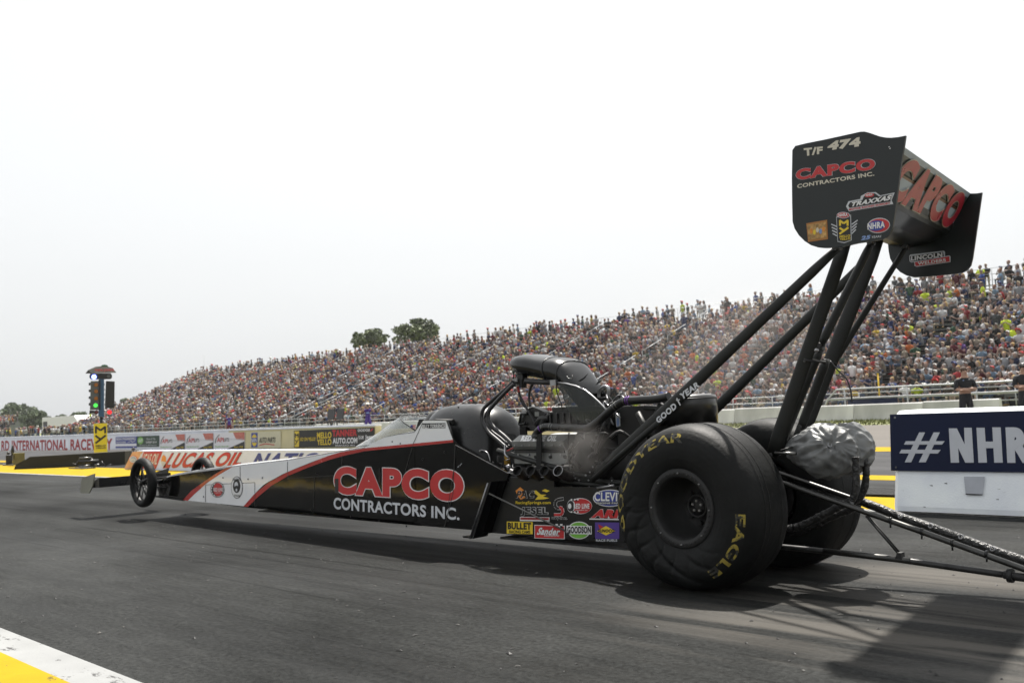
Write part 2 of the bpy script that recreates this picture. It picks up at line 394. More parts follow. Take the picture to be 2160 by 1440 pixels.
    cr = nd(nt, 'ShaderNodeCombineColor'); L(math_n(nt, 'MULTIPLY', v, .93), cr.inputs[0]); L(math_n(nt, 'MULTIPLY', v, .975), cr.inputs[1]); L(math_n(nt, 'MULTIPLY', v, .955), cr.inputs[2])
    m1 = nd(nt, 'ShaderNodeMix', data_type='RGBA'); L(math_n(nt, 'MULTIPLY', pad, .75, True), m1.inputs[0]); L(cr.outputs[0], m1.inputs[6]); m1.inputs[7].default_value = (.105, .098, .088, 1)
    m2 = nd(nt, 'ShaderNodeMix', data_type='RGBA'); L(far, m2.inputs[0]); L(m1.outputs[2], m2.inputs[6]); m2.inputs[7].default_value = (.08, .08, .084, 1)
    L(m2.outputs[2], b.inputs['Base Color'])
    L(ramp(math_n(nt, 'ADD', streak, math_n(nt, 'MULTIPLY', fine, .5)), .55, 1.0, .5, .8), b.inputs['Roughness']); L(ramp(math_n(nt, 'ADD', blot, math_n(nt, 'MULTIPLY', fine, .6)), .62, .98, .02, .07), b.inputs['Specular IOR Level'])
    bp = nd(nt, 'ShaderNodeBump'); bp.inputs['Strength'].default_value = .55; bp.inputs['Distance'].default_value = .006
    L(math_n(nt, 'ADD', grit, math_n(nt, 'MULTIPLY', grit2, .6)), bp.inputs['Height']); L(bp.outputs[0], b.inputs['Normal'])
    return m
asph = asphalt()
def worn_paint(name, col, under=(.06, .06, .06), thr=.36, tint=None):
    m = mk(name, col, .8, var=.1, scale=3, bump=.12, bscale=70, spec=.04); nt = m.node_tree; b = nt.nodes['Principled BSDF']
    tc = nd(nt, 'ShaderNodeTexCoord'); mp = nd(nt, 'ShaderNodeMapping'); mp.inputs['Scale'].default_value = (.8, 1.6, 1)
    n = nd(nt, 'ShaderNodeTexNoise'); n.inputs['Scale'].default_value = 6; n.inputs['Detail'].default_value = 9; n.inputs['Roughness'].default_value = .75
    nt.links.new(tc.outputs['Object'], mp.inputs[0]); nt.links.new(mp.outputs[0], n.inputs['Vector'])
    mr = nd(nt, 'ShaderNodeMapRange'); mr.inputs[1].default_value = thr - .03; mr.inputs[2].default_value = thr + .01; nt.links.new(n.outputs['Fac'], mr.inputs[0])
    mx = nd(nt, 'ShaderNodeMix', data_type='RGBA'); mx.inputs[6].default_value = under + (1,)
    src = b.inputs['Base Color'].links[0].from_socket
    nt.links.new(mr.outputs[0], mx.inputs[0]); nt.links.new(src, mx.inputs[7]); nt.links.new(mx.outputs[2], b.inputs['Base Color'])
    return m
yl = worn_paint('worn yellow line paint', (.29, .2, .011), (.1, .08, .03), .40)
wl = worn_paint('worn white line paint', (.225, .23, .23), (.07, .07, .07), .42)
pavt = mk('tan paved apron', (.10, .092, .083), .9, spec=.2, var=.12, scale=.8, bump=.1, stretch=(.3, 1, 1))
grassm = mk('dry grass', (.11, .12, .035), .95, var=.45, scale=3, bump=.5, bscale=9)
sheet('ground', -900, 500, -500, 900, -.012, grassm, 'dry green ground running out to the horizon')
sheet('track', -420, 70, -40, 19.6, 0, asph, 'dark rubbered asphalt drag strip with streaks')
sheet('pavement', -420, 70, 19.6, 34.5, -.002, pavt, 'tan paved apron beyond the far wall')
sheet('painted_line_white', -420, 60, 1.575, 1.77, .004, wl, 'white edge line nearest the camera')
sheet('painted_line_yellow', -420, 60, 1.12, 1.575, .004, yl, 'yellow shoulder paint at the lower left corner')
sheet('island_line_white', -420, 60, 8.66, 8.80, .004, wl, 'white line along the yellow centre island')
sheet('island_paint_yellow', -420, 60, 8.80, 10.85, .004, yl, 'yellow painted centre island between the lanes')
sheet('far_line_yellow', -60, 60, 11.9, 12.6, .004, yl, 'yellow line on the far lane edge')
sheet('far_shoulder_yellow', -27, 60, 18.0, 19.5, .004, yl, 'yellow shoulder of the far lane')
# grass tufts strip
def tufts():
    N = 9000; x = rng.uniform(-62, -2, N); y = rng.uniform(34.6, 41.3, N); h = rng.uniform(.04, .12, N); a = rng.uniform(0, math.pi, N)
    vs = np.zeros((N, 3, 3)); dx = np.cos(a) * .035; dy = np.sin(a) * .035
    vs[:, 0] = np.stack([x - dx, y - dy, np.full(N, -.012)], 1); vs[:, 1] = np.stack([x + dx, y + dy, np.full(N, -.012)], 1)
    vs[:, 2] = np.stack([x + rng.normal(0, .03, N), y + rng.normal(0, .03, N), h], 1)
    me = bpy.data.meshes.new('grass'); me.from_pydata(vs.reshape(-1, 3).tolist(), [], np.arange(3 * N).reshape(-1, 3).tolist()); me.materials.append(grassm)
    o = bpy.data.objects.new('grass', me); COL.objects.link(o); tag(o, 'strip of short grass in front of the grey concrete wall', 'grass', kind='stuff')
tufts()
def crumbs():
    r = np.random.default_rng(4); N = 1500; y = 1.85 + r.random(N) ** .8 * 6.6; x = r.uniform(-14, 1.0, N); s_ = r.uniform(.0015, .0052, N) * np.where(r.random(N) < .03, 1.8, 1)
    vs = []; fs = []; mi = []
    for i in range(N):
        a = r.uniform(0, 6.28); e = r.uniform(1, 3.2); c, q = math.cos(a), math.sin(a); b0 = len(vs)
        for (u, v_, z_) in ((-e, -1, .4), (e, -1, .3), (e * .8, 1, .4), (-e * .9, 1, .3), (0, 0, 1.4)): vs.append((x[i] + (u * c - v_ * q) * s_[i], y[i] + (u * q + v_ * c) * s_[i], .001 + z_ * s_[i]))
        fs += [(b0, b0 + 1, b0 + 4), (b0 + 1, b0 + 2, b0 + 4), (b0 + 2, b0 + 3, b0 + 4), (b0 + 3, b0, b0 + 4)]; mi += [0 if i % 9 else 1] * 4
    me = bpy.data.meshes.new('rubber_crumbs'); me.from_pydata(vs, [], fs); me.materials.append(darker); me.materials.append(mk('grit', (.09, .088, .082), .9)); me.polygons.foreach_set('material_index', mi)
    o = bpy.data.objects.new('rubber_crumbs', me); COL.objects.link(o); tag(o, 'scattered crumbs of tyre rubber and grit on the near lane', 'debris', kind='stuff')
crumbs()
# rubber mat
mb = MB(); p0 = on(1828, 1024, ('Z', 0)); 
for i in range(9): mb.box((-5.6, 9.93 + i * .085, .018), (6.0, .05, .028), rubber)
for i in range(34): mb.box((-8.5 + i * .175, 10.27, .010), (.02, .74, .012), rubber)
mb.build('rubber_mat', loc=(-5.6, 10.27, 0), label='black slatted rubber mat on the yellow island beside the navy barrier', cat='mat')

# ================================================================== walls
W1Y = 20.35
xe = Yp(791, 920, W1Y).x
mb = MB()
H1 = .80
xn = Yp(482, 930, W1Y).x
for x0, x1, m in ((-150, xn, wallwhite), (xn, xe, wallyellow)):
    prof = [(0, 0), (.02, H1 - .05), (.02, H1), (.28, H1), (.28, H1 - .05), (.3, 0)]
    mb.prism([(x0, W1Y + a, b) for a, b in prof], (x1 - x0, 0, 0), m)
mb.b2((-150, W1Y - .012, H1 - .045), (xe + .01, W1Y + .30, H1 + .02), wallwhite)
d = Decal(mb, ('Y', W1Y + .0), Z0, gap=.004)
d.text(wall_red, 'RD INTERNATIONAL RACEWAY', [(3, 951), (237, 948.5), (237, 924), (3, 929)], 1, off=.03)
q0 = d.P(3, 951); q1 = d.P(3, 929)
wlen = (d.P(237, 948.5) - d.P(3, 951)).length / 22 * 1.0
v, f = text_geo('BRAINE', .03); L = 6.5 * wlen
mb.add([V((q0.x - .4 - L + L * a, q0.y, lerp(q0.z, q1.z, b))) for a, b in v], f, wall_red)
mb.build('track_wall', loc=((-150 + xe) / 2, W1Y, 0), label='long low white and yellow track wall painted with red raceway lettering', cat='wall')
# lower yellow wall
mb = MB(); x2 = Yp(1300, 940, 20.6).x
prof = [(0, 0), (.03, .5), (.05, .62), (.25, .62), (.27, .5), (.3, 0)]
mb.prism([(xe + .12, 20.5 + a, b) for a, b in prof], (x2 - xe, 0, 0), wallyellow)
mb.build('low_wall', loc=(xe, 20.5, 0), label='lower pale yellow wall seen behind the cockpit and engine', cat='wall')

def banner(x0, x1, ytl, ybl, ytr, ybr, mat, label, fn, cat='banner', Yw=W1Y - .022, nm='banner'):
    mb = MB(); pl = ('Y', Yw); P = [on(x0, ybl, pl), on(x1, ybr, pl), on(x1, ytr, pl), on(x0, ytl, pl)]
    mb.prism(P, (0, .018, 0), mat)
    d = Decal(mb, pl, lambda u, v: (lerp(x0, x1, u), lerp(lerp(ytl, ybl, v), lerp(ytr, ybr, v), u)), gap=.004)
    fn(d)
    return mb.build(nm, loc=(P[0] + P[1]) / 2, label=label, cat=cat, group='advertising banners on the track wall')
def tx(d, m, s, u0, v0, u1, v1, layer=2, **k): d.text(m, s, [(u0, v1), (u1, v1), (u1, v0), (u0, v0)], layer, **k)
def f_besar(d):
    d.rect(banner_white, .0, .62, 1, .84, 1); tx(d, white_dec, 'BESAR ENGINEERING', .04, .06, .96, .3, off=.02); tx(d, white_dec, 'RACING ENGINES', .04, .4, .5, .56); d.line(white_dec, [(.58, .55), (.75, .38), (.8, .5), (.95, .36)], .03, 2)
banner(244, 288, 921.5, 944.5, 920, 944, blue_dec, 'small blue banner with white engineering lettering beside the raceway name', f_besar)
gb = mk('dark green banner', (.04, .07, .05), .6, var=.2)
def f_green(d):
    d.ell(green_dec, .17, .42, .13, .34, 1); tx(d, white_dec, 'AVF', .08, .25, .27, .62, off=.02); tx(d, grey_dec, 'Floors & Tile', .45, .2, .85, .38); tx(d, white_dec, '218-829-5514', .42, .5, .9, .68, off=.02); tx(d, grey_dec, 'Brainerd, Minnesota', .15, .8, .9, .92)
banner(288.5, 335, 919.5, 942, 918, 941.5, gb, 'dark green banner with a round green emblem and small white lettering', f_green)
redf = mk('faded red print', (.5, .16, .12), .6, var=.25); 
def f_api(d):
    d.poly(redf, [(.62, 0), (1, 0), (1, .48), (.72, .42)], 1); d.poly(black_dec, [(.35, 1), (1, .52), (1, 1)], 1); d.poly(banner_white, [(.3, .98), (.99, .44), (1, .54), (.42, 1)], 2)
    tx(d, red_dec, 'API', .1, .28, .32, .56, off=.03); tx(d, black_dec, 'LIFTS', .33, .32, .5, .54); tx(d, grey_dec, 'Auto Parts Incorporated', .52, .34, .96, .48, 3); tx(d, green_dec, 'People about lifts', .04, .78, .5, .9)
    d.line(black_dec, [(.05, .62), (.07, .35), (.18, .1)], .025, 3); tx(d, yel_dec, 'Since 1982', .66, .82, .96, .93, 3)
nm = ('first', 'second', 'third')
for i, (a, b, y0, y1, y2, y3) in enumerate(((337, 390, 917.5, 947.5, 915, 947), (391.5, 450, 915, 947, 913, 947), (451.5, 516, 913, 947, 911, 946.5))):
    banner(a, b, y0, y1, y2, y3, banner_white, ['white and red lift banner next to the dark green banner', 'white and red lift banner in the middle of its row of three', 'white and red lift banner nearest the yellow part of the wall'][i], f_api)
def f_napa(d):
    d.rect(blue_dec, .02, .05, .23, .93, 1); d.ell(yel_dec, .125, .5, .09, .36, 2); d.rect(blue_dec, .03, .34, .22, .64, 3); tx(d, white_dec, 'NAPA', .04, .38, .21, .62, 4, off=.02)
    tx(d, black_dec, 'AUTO PARTS', .28, .34, .82, .66, off=.03, shear=.03); d.line(red_dec, [(.28, .82), (.5, .72), (.8, .8)], .05, 2)
banner(529, 592, 911, 945.5, 909, 944.8, mk('pale yellow vinyl', (.6, .57, .4), .6, var=.05), 'pale banner with blue and yellow auto parts logo', f_napa)
def my_logo(d, x0, y0, x1, y1, m, layer=2, wd=None):
    X = lambda u: lerp(x0, x1, u); Y = lambda v: lerp(y0, y1, v); wd = wd or abs(x1 - x0) * .13
    d.line(m, [(X(.1), Y(.43)), (X(.1), Y(.06))], wd, layer); d.line(m, [(X(.05), Y(.06)), (X(.5), Y(.27))], wd, layer + .3); d.line(m, [(X(.5), Y(.27)), (X(.95), Y(.06))], wd, layer + .6); d.line(m, [(X(.9), Y(.06)), (X(.9), Y(.43))], wd, layer + .9)
    d.line(m, [(X(.05), Y(.56)), (X(.5), Y(.76))], wd, layer); d.line(m, [(X(.97), Y(.54)), (X(.05), Y(.98))], wd, layer + .3)
def f_mello(d):
    d.rect(yel_dec, .01, .04, .065, .96, 1); my_logo(d, .015, .12, .06, .85, black_dec, 2, .012)
    tx(d, yel_dec, 'GO ON YELLO!', .08, .42, .27, .62, off=.02); tx(d, yel_dec, 'MELLO', .29, .15, .47, .5, off=.03); tx(d, yel_dec, 'YELLO', .29, .54, .47, .88, off=.03)
    tx(d, red_dec, 'TANNER', .48, .05, .79, .42, off=.05); tx(d, white_dec, 'AUTO.COM', .485, .5, .795, .82, off=.05); tx(d, white_dec, 'BRAINERD, MN', .52, .88, .76, .98)
    tx(d, white_dec, 'DODGE', .8, .06, .95, .2, off=.04); d.line(red_dec, [(.955, .2), (.99, .05)], .02, 2); tx(d, white_dec, 'Jeep', .89, .38, .99, .66, off=.04); tx(d, white_dec, 'RAM', .81, .4, .87, .62); d.ell(grey_dec, .94, .82, .025, .1, 2)
banner(620, 789, 908, 943.5, 901, 941, mk('black and yellow vinyl', (.02, .02, .015), .5), 'long black banner with yellow and red dealer lettering', f_mello)
# ---- low centre wall with oil company lettering
LY = 10.62
mb = MB(); xs = Yp(262, 989, LY).x; xL = Yp(1300, 950, LY).x; HL = .475
a0 = Yp(290, 950, LY)
mb.prism([(xs, LY, 0), (xL, LY, 0), (xL, LY, HL), (a0.x, LY, HL)], (0, .28, 0), mk('bluish white vinyl', (.66, .73, .95), .6, var=.04))
pl = ('Y', LY); d = Decal(mb, pl, F5, gap=.003)
d.poly(mk('orange fade print', (.7, .38, .2), .6, var=.25, scale=2), [(150, 592), (270, 352), (420, 350), (250, 600)], 1)
d.poly(red_dec, [(430, 352), (700, 345), (600, 600), (330, 590)], 1)
d.ell(red_dec, 280, 462, 62, 56, 2); d.ell(white_dec, 280, 462, 54, 48, 3); d.ell(lblue_dec, 280, 462, 46, 38, 4); d.box(white_dec, 'NHRA', 243, 438, 318, 488, 5, off=.03)
d.text(white_dec, 'LUCAS OIL', [(365, 535), (610, 535), (665, 380), (385, 380)], 3, off=.02)
d.poly(orange_dec, [(675, 480), (690, 420), (715, 395), (745, 425), (748, 500), (712, 520)], 2); d.poly(grey_dec, [(668, 480), (750, 500), (735, 575), (700, 570)], 3)
d.outlined(red_dec, black_dec, 'LUCAS OIL', [(700, 588), (1790, 552), (1900, 358), (830, 370)], 2, off=.035, extra=.012)
d.outlined(blue_dec, blue_dec, 'NATIONALS', [(1940, 590), (3700, 575), (3850, 365), (2060, 372)], 2, off=.035, extra=.002)
mb.build('centre_wall', loc=((xs + xL) / 2, LY + .14, 0), label='low white centre wall with slanted red and blue oil lettering', cat='wall')
# ---- navy lettered barrier block
NY = 8.74
grime_and_shadow = mk('dark grime', (.07, .068, .062), .9, var=.4, scale=30)  # serves the real scuffs and the painted shadow strip at the foot
mb = MB()
c0 = Yp(1886, 1066, NY); HB = .905
cl = c0.x
prof = [(-.06, 0), (-.06, .06), (0, .34), (.05, HB - .06), (.11, HB), (.44, HB), (.5, HB - .06), (.55, .34), (.61, .06), (.61, 0)]
rings = []
for x, ins in ((cl + .02, .03), (cl + .06, 0), (cl + 3.7, 0), (cl + 3.75, .03)):
    rings.append([V((x, NY + a + (ins if a < .25 else -ins), max(0, b - ins * (b > .8)))) for a, b in prof])
mb.loft(rings, worn_paint('scuffed white barrier', (.86, .9, .97), (.34, .35, .37), .33), True, True, False)
tp = [Yp(1880, 884, NY), Yp(2160, 877, NY)]
ztop = .875; zbot = .37
mb.prism([(cl - .0, NY - .014, zbot), (cl + 3.72, NY - .014, zbot), (cl + 3.72, NY + .04, ztop), (cl - .0, NY + .04, ztop)], (0, .02, -.004), navy)
pn = (V((0, NY - .014, zbot)), V((0, -(ztop - zbot), .054)).normalized())
d = Decal(mb, pn, R3, gap=.003)
gl = mk('silver grey lettering', (.52, .54, .58), .5, var=.05)
for pts in ([(1255, 412), (1305, 412), (1410, 185), (1365, 185)], [(1362, 412), (1415, 412), (1522, 185), (1475, 185)], [(1250, 278), (1540, 278), (1560, 252), (1265, 252)], [(1215, 344), (1508, 346), (1530, 318), (1232, 316)]):
    d.poly(gl, pts, 2 if pts[0][1] in (278, 344) else 1)
for k, (s, x0, x1) in enumerate((('N', 1590, 1778), ('H', 1800, 1995), ('R', 2020, 2215), ('A', 2235, 2440))):
    X0 = x0; 
    if s == 'N': 
        for pts in ([(1605, 415), (1668, 415), (1652, 155), (1590, 155)], [(1716, 415), (1780, 415), (1764, 150), (1706, 150)], [(1590, 155), (1652, 155), (1780, 415), (1716, 415)]): d.poly(gl, pts, 1 if pts[0][0] != 1590 else 2)
    elif s == 'H':
        for pts in ([(1815, 415), (1880, 415), (1862, 150), (1800, 150)], [(1935, 415), (2000, 415), (1984, 147), (1920, 147)]): d.poly(gl, pts, 1)
        d.poly(gl, [(1868, 305), (1932, 305), (1930, 255), (1866, 255)], 2)
    else: d.text(gl, s, [(x0 + 14, 416), (x1 + 14, 418), (x1, 145), (x0, 147)], 1, off=.07)
# forklift pocket
d2 = Decal(mb, (V((0, NY - .0, .34)), V((0, -.28, .06)).normalized()), R3, gap=.003)
d2.poly(mk('shaded recess paint', (.4, .42, .46), .8), [(1708, 522), (1866, 522), (1850, 655), (1722, 655)], 4)
d2.line(dark, [(1722, 655), (1850, 660)], 8, 5)
for X_ in (cl + .05, cl + 1.2, cl + 2.4, cl + 3.66):
    for Z_ in (zbot + .03, ztop - .03): t_ = (Z_ - zbot) / (ztop - zbot); y_ = NY - .014 + t_ * .054; mb.cyl((X_, y_ - .002, Z_), (X_, y_ - .008, Z_), .009, steel, 10)
rr_ = random.Random(5)
for k in range(24):
    X_ = cl + .05 + rr_.random() ** 1.3 * 3.5; Z_ = rr_.uniform(.06, .33); L_ = rr_.uniform(.004, .03); y_ = NY - .06 + max(0, (Z_ - .06)) / .28 * .06 - .003; h_ = rr_.uniform(.001, .005)
    mb.poly([V((X_, y_, Z_)), V((X_ + L_, y_, Z_ + rr_.uniform(-.008, .008))), V((X_ + L_ * .9, y_, Z_ + h_ * 1.5)), V((X_ + L_ * .2, y_, Z_ + h_))], grime_and_shadow)
mb.b2((cl + .05, NY - .068, 0), (cl + 3.7, NY - .058, .016), grime_and_shadow)  # dirt line and base shadow painted together as one dark strip
mb.build('barrier_block', loc=(cl + 1.87, NY + .25, 0), label='white concrete barrier block with a navy hashtag banner', cat='barrier', bevel=.004)

# ---- grey concrete blocks in front of the stand, each its own
mbx = []
seams = [Yp(px, 870, 41.9).x for px in (1800, 1946)]
Lb = seams[1] - seams[0]
k = 0; x = seams[0] + 2 * Lb + .0
xs_ = [x - i * Lb for i in range(0, 16)]
for i, x in enumerate(xs_):
    x1 = x; x0 = x - Lb + .03
    mb = MB(); hz = .70 + (.03 if i % 3 == 0 else 0)
    prof = [(-.05, 0), (-.05, .05), (0, .3), (.06, hz - .04), (.1, hz), (.28, hz), (.32, hz - .04), (.38, .3), (.43, .05), (.43, 0)]
    mb.prism([(x0, 41.9 + a, b) for a, b in prof], (x1 - x0, 0, 0), concrete)
    px = project(((x0 + x1) / 2, 41.9, .4))[0]
    where = 'right of the parachutes' if px > 1850 else 'between the wing struts and the navy barrier' if px > 1700 else 'seen through the wing struts' if px > 1480 else 'behind the engine' if px > 1060 else 'beyond the cockpit'
    mb.build('concrete_barrier', loc=((x0 + x1) / 2, 42, 0), label='grey concrete block %s, %s' % (where, 'one of the taller ones' if i % 3 == 1 else 'one of the lower ones'), cat='barrier', group='grey concrete blocks lined up before the grandstand')
# ================================================================== dragster
CY = 5.25
CAR = thing('dragster', (-6.8, CY, 0), 'long black and white drag racing car lifting its front wheels at the start line', 'race car')
def sd(py=0): pass
_a = V((-11.6, 5.08, 0)); _b = V((-5.2, 4.92, 0))
_nrm = V((_b.y - _a.y, -(_b.x - _a.x), 0)).normalized()
SIDE = (_a, _nrm)
def S(px, py): return on(px, py, SIDE)
def sideY(x): return _a.y + (_b.y - _a.y) * (x - _a.x) / (_b.x - _a.x)
topP = [S(*p) for p in ((334, 1014), (345, 1005), (360, 1001), (400, 994), (483, 983), (545, 976), (607, 969), (664, 960), (722, 950), (769, 943), (790, 931), (811, 921), (840, 915), (874, 911))]
botP = [S(*p) for p in ((330, 1046), (390, 1052), (515, 1068), (636, 1079), (744, 1094), (936, 1111), (1000, 1118))]
def interp(P, x):
    for a, b in zip(P[:-1], P[1:]):
        if x <= b.x: t = (x - a.x) / (b.x - a.x); return lerp(a.z, b.z, max(0, t))
    return P[-1].z
mb = MB(); rings = []
XS = sorted(set([p.x for p in topP] + list(np.linspace(topP[0].x, topP[-1].x, 26))))
for x in XS:
    zt_ = interp(topP, x); zb = interp(botP, x); yn = sideY(x); hw = CY - yn; c = .018
    half = [(hw - .03, zb - .012), (hw, zb + .02), (hw, zt_ - c), (hw - c, zt_ - .002), (hw * .55, zt_ + .012), (0, zt_ + .02)]
    ring = [V((x, CY - y, z)) for y, z in half] + [V((x, CY + y, z)) for y, z in reversed(half[:-1])]
    rings.append(ring)
x_w0 = S(490, 983).x
i0 = min(range(len(XS)), key=lambda i: abs(XS[i] - x_w0))
mb.loft(rings, black_gloss, True, True, False)
# nose cap
nz = rings[0]
# top deck of the white zone
for r0, r1, x in zip(rings[i0:-1], rings[i0 + 1:], XS[i0:]):
    up = V((0, 0, .003))
    for j in range(3, 7): mb.add([r0[j] + up, r0[j + 1] + up, r1[j + 1] + up, r1[j] + up], [(0, 1, 2, 3)], white_paint)
d = Decal(mb, SIDE, Z0, gap=.0008)
top_w = [(490, 984.5), (520, 980), (560, 975.5), (607, 970.5), (650, 963.7), (694, 956.3), (722, 951.4), (769, 944.3), (790, 932.3), (811, 922.2), (840, 916.2), (874, 912.2)]
up_red = [(514, 1067), (536, 1042), (567, 1017), (608, 994.4), (650, 978), (692, 961), (719, 953), (769, 944.7), (820, 940), (872, 935), (915, 931), (955.6, 927)]
lo_red = [(523, 1068.5), (545, 1047), (572.5, 1024), (608, 1003), (650, 985.5), (694, 969.5), (728, 960), (769, 951), (820, 945.7), (872, 940.7), (915, 936.7), (956.6, 932.5)]
# white flank: left of red sweep
d.strip(white_paint, [(395.5, 1055), (404, 1047), (420, 1032), (435.6, 1018.5), (462, 1001), (490, 984.5)], [(514, 1067), (521, 1059), (530, 1049), (543, 1035), (556, 1022), (567, 1015)], 1)
d.strip(white_paint, [(490, 984.5), (520, 980), (560, 975.5), (607, 970.5), (650, 963.7), (694, 956.3)], [(567, 1015), (580, 1008.5), (594, 1000.5), (620, 989), (655, 975), (695, 960)], 1)
d.strip(white_paint, [(694, 956.3), (722, 951.6), (769, 944.3), (790, 932.3), (811, 922.2), (840, 916.2), (874, 912.2)], [(695, 960), (722, 952.5), (769, 945.5), (790, 943.5), (811, 941), (840, 938.5), (874, 935.3)], 1)
d.strip(red_paint, up_red[:10], lo_red[:10], 2)
d.strip(orange_fade, [(386.7, 1054), (403, 1035), (434, 1013), (455, 999), (475.5, 986.5)], [(396.5, 1055.5), (411, 1041), (437, 1018), (462, 1001), (491, 984)], 2)
d.strip(red_paint, [(386.7, 1054), (403, 1035), (420, 1023)], [(396.5, 1055.5), (411, 1041), (425, 1029)], 3)
# seams and fasteners
seam = black_dec
for pts in ([(434, 1022), (434, 1058)], [(434, 1022), (538, 1017)], [(507, 983), (507, 1019)], [(538, 1017), (538, 1068)], [(607, 973), (607, 1005)], [(664, 1005), (661, 1083)], [(607, 1009), (722, 1001)], [(722, 960), (722, 1001)], [(722, 1001), (722, 1010)]):
    d.line(seam, pts, .9, 4)
for px, py in ((554, 1007), (430, 1047), (524, 1010), (658, 1074), (740, 1089), (668, 998), (610, 1003), (845, 935), (828, 931), (700, 1088), (800, 1098), (471, 1007)): d.ell(darker, px, py, 1.3, 1.8, 5, 10)
dz = Decal(mb, SIDE, Z2, gap=.0008)
def redline(d, cx, cy, rx, ry, m=red_dec, layer=5):
    d.ell(black_dec, cx, cy, rx, ry, layer); d.ell(white_dec, cx, cy, rx * .93, ry * .93, layer + 1); d.ell(black_dec, cx, cy, rx * .87, ry * .87, layer + 2)
    d.ell(m, cx + rx * .12, cy, rx * .66, ry * .84, layer + 3)
    for k in range(6):
        a = math.radians(120 + k * 24); d.rect(white_dec, cx + rx * .8 * math.cos(a) - rx * .07, cy + ry * .8 * math.sin(a) - ry * .07, cx + rx * .8 * math.cos(a) + rx * .07, cy + ry * .8 * math.sin(a) + ry * .07, layer + 4)
    d.box(white_dec, 'RED LINE', cx - rx * .5, cy - ry * .22, cx + rx * .86, cy + ry * .22, layer + 5, off=.03); d.box(white_dec, 'SYNTHETIC OIL', cx - rx * .3, cy + ry * .34, cx + rx * .6, cy + ry * .46, layer + 5)
redline(dz, 213, 835, 53, 60)
dz.ell(black_dec, 361, 818, 44, 84, 5); dz.ell(white_dec, 361, 818, 41, 79, 6); dz.ell(black_dec, 361, 808, 28, 52, 7); dz.ell(grey_dec, 358, 800, 14, 24, 8); dz.ell(black_dec, 361, 826, 18, 22, 9); dz.ell(grey_dec, 361, 838, 7, 12, 10)
dz.box(black_dec, 'RACING', 332, 748, 390, 768, 8); dz.box(black_dec, 'TEXAS', 340, 872, 384, 888, 8)
dcap = (mb, dz)
mb.build('body', CAR, bevel=0)
BODY = bpy.data.objects['body']
# rear side panels
def sidepanel(far=False):
    mb = MB(); pts = [(874, 911.5), (893, 886), (941.5, 886), (956.5, 928), (961, 937), (1074, 997.5), (1062, 1030), (1035, 1123), (985, 1116), (936, 1111), (874, 1104)]
    P = [S(*p) for p in pts]
    # loft body ends at px 874: panel overlaps inside by a few mm
    if far:
        P = [V((p.x, 2 * CY - p.y, p.z)) for p in P]; mb.prism(P, (0, -.018, 0), black_gloss)
        return mb.build('side_panel', CAR)
    mb.prism(P, (0, .018, 0), black_gloss)
    d = Decal(mb, SIDE, Z0, gap=.0008)
    d.poly(white_paint, [(874, 912.5), (893, 886.8), (941, 886.8), (955.6, 928), (915, 931.5), (874, 935.5)], 1)
    d.strip(red_paint, up_red[9:], lo_red[9:], 2)
    d.line(seam, [(892, 891), (872, 936), (855, 995)], 1, 4); d.line(seam, [(961, 938), (957, 1040), (939, 1111)], 1.3, 9)
    d.line(steel, [(961, 937.6), (1073, 997.6)], 1.6, 4)
    for px, py in ((892, 968), (938, 953), (970, 982), (946, 1098), (858, 1109), (900, 1070), (903, 1080)): d.ell(darker, px, py, 1.8, 2.2, 5, 10)
    d.ring = None
    d.line(grey_dec, [(966, 985), (975, 977)], 1, 5)
    m = Decal(mb, SIDE, MC, gap=.0008); m.rect(black_dec, 408, 578, 800, 665, 3, dy=-4); m.text(white_dec, 'BILLY TORRENCE', [(414, 664), (796, 656), (796, 588), (414, 598)], 4, off=.035)
    mb2 = MB()
    dz = Decal(mb, SIDE, Z2, gap=.0008)
    return mb, dz
mb, dz = sidepanel(); 
pan = mb.build('side_panel', CAR)
sidepanel(True)
# big lettering is one printed film over body and panel
mb = MB(); dz = Decal(mb, SIDE, Z2, gap=.0008)
dz.outlined(red_dec, white_dec, 'CAPCO', [(1100, 868), (2085, 930), (2085, 688), (1100, 658)], 6, off=.055, extra=.022)
dz.text(grey_dec, 'CONTRACTORS INC.', [(1097, 982), (2053, 1068), (2053, 975), (1097, 893)], 6, off=.03)
dz.line(black_dec, [(1445, 670), (1445, 780)], 3, 9); dz.line(black_dec, [(2010, 690), (1965, 985)], 4, 9); dz.rect(black_dec, 1108, 752, 1135, 860, 9)
mb.build('side_lettering', CAR)
# closing skirt and panel return, cockpit floor and dark interior
mb = MB()
xa = S(874, 911).x; xb = S(985, 1116).x; xc = S(1050, 1110).x
mb.b2((xa, CY - .28, interp(botP, xa) - .01), (xb + .5, CY + .28, interp(botP, xa) + .015), darker)
mb.b2((xa - .01, CY - .27, .25), (xa + .02, CY + .27, .72), darker)
mb.box((xb - .1, CY, .62), (.06, .5, .55), darker)
for s_ in (-1, 1): mb.tube([(xa + .1, CY + s_ * .24, .95), (xa + .2, CY + s_ * .24, 1.0), (xb - .2, CY + s_ * .24, .99)], .02, darker)
mb.build('cockpit_tub', CAR)
# cockpit rim and seams behind windscreen
mb = MB()
mb.prism([Yp(*MC(*p), 4.97) for p in ((275, 750), (330, 570), (350, 515), (420, 512), (405, 545), (330, 750))], (0, .01, 0), darker)
mb.build('cockpit_rim', CAR); mb = MB(); mb.hose([Yp(*MC(*p), 5.5) for p in ((345, 520), (360, 505), (560, 480), (640, 500))], .008, steel)
mb.build('rim_rail', CAR)
# driver's helmet dimly seen behind screen
mb = MB(); hc = Yp(905, 888, 5.25); mb.sphere((hc.x + .12, CY, .96), (.13, .12, .13), black_dec); mb.build('head_padding', CAR)
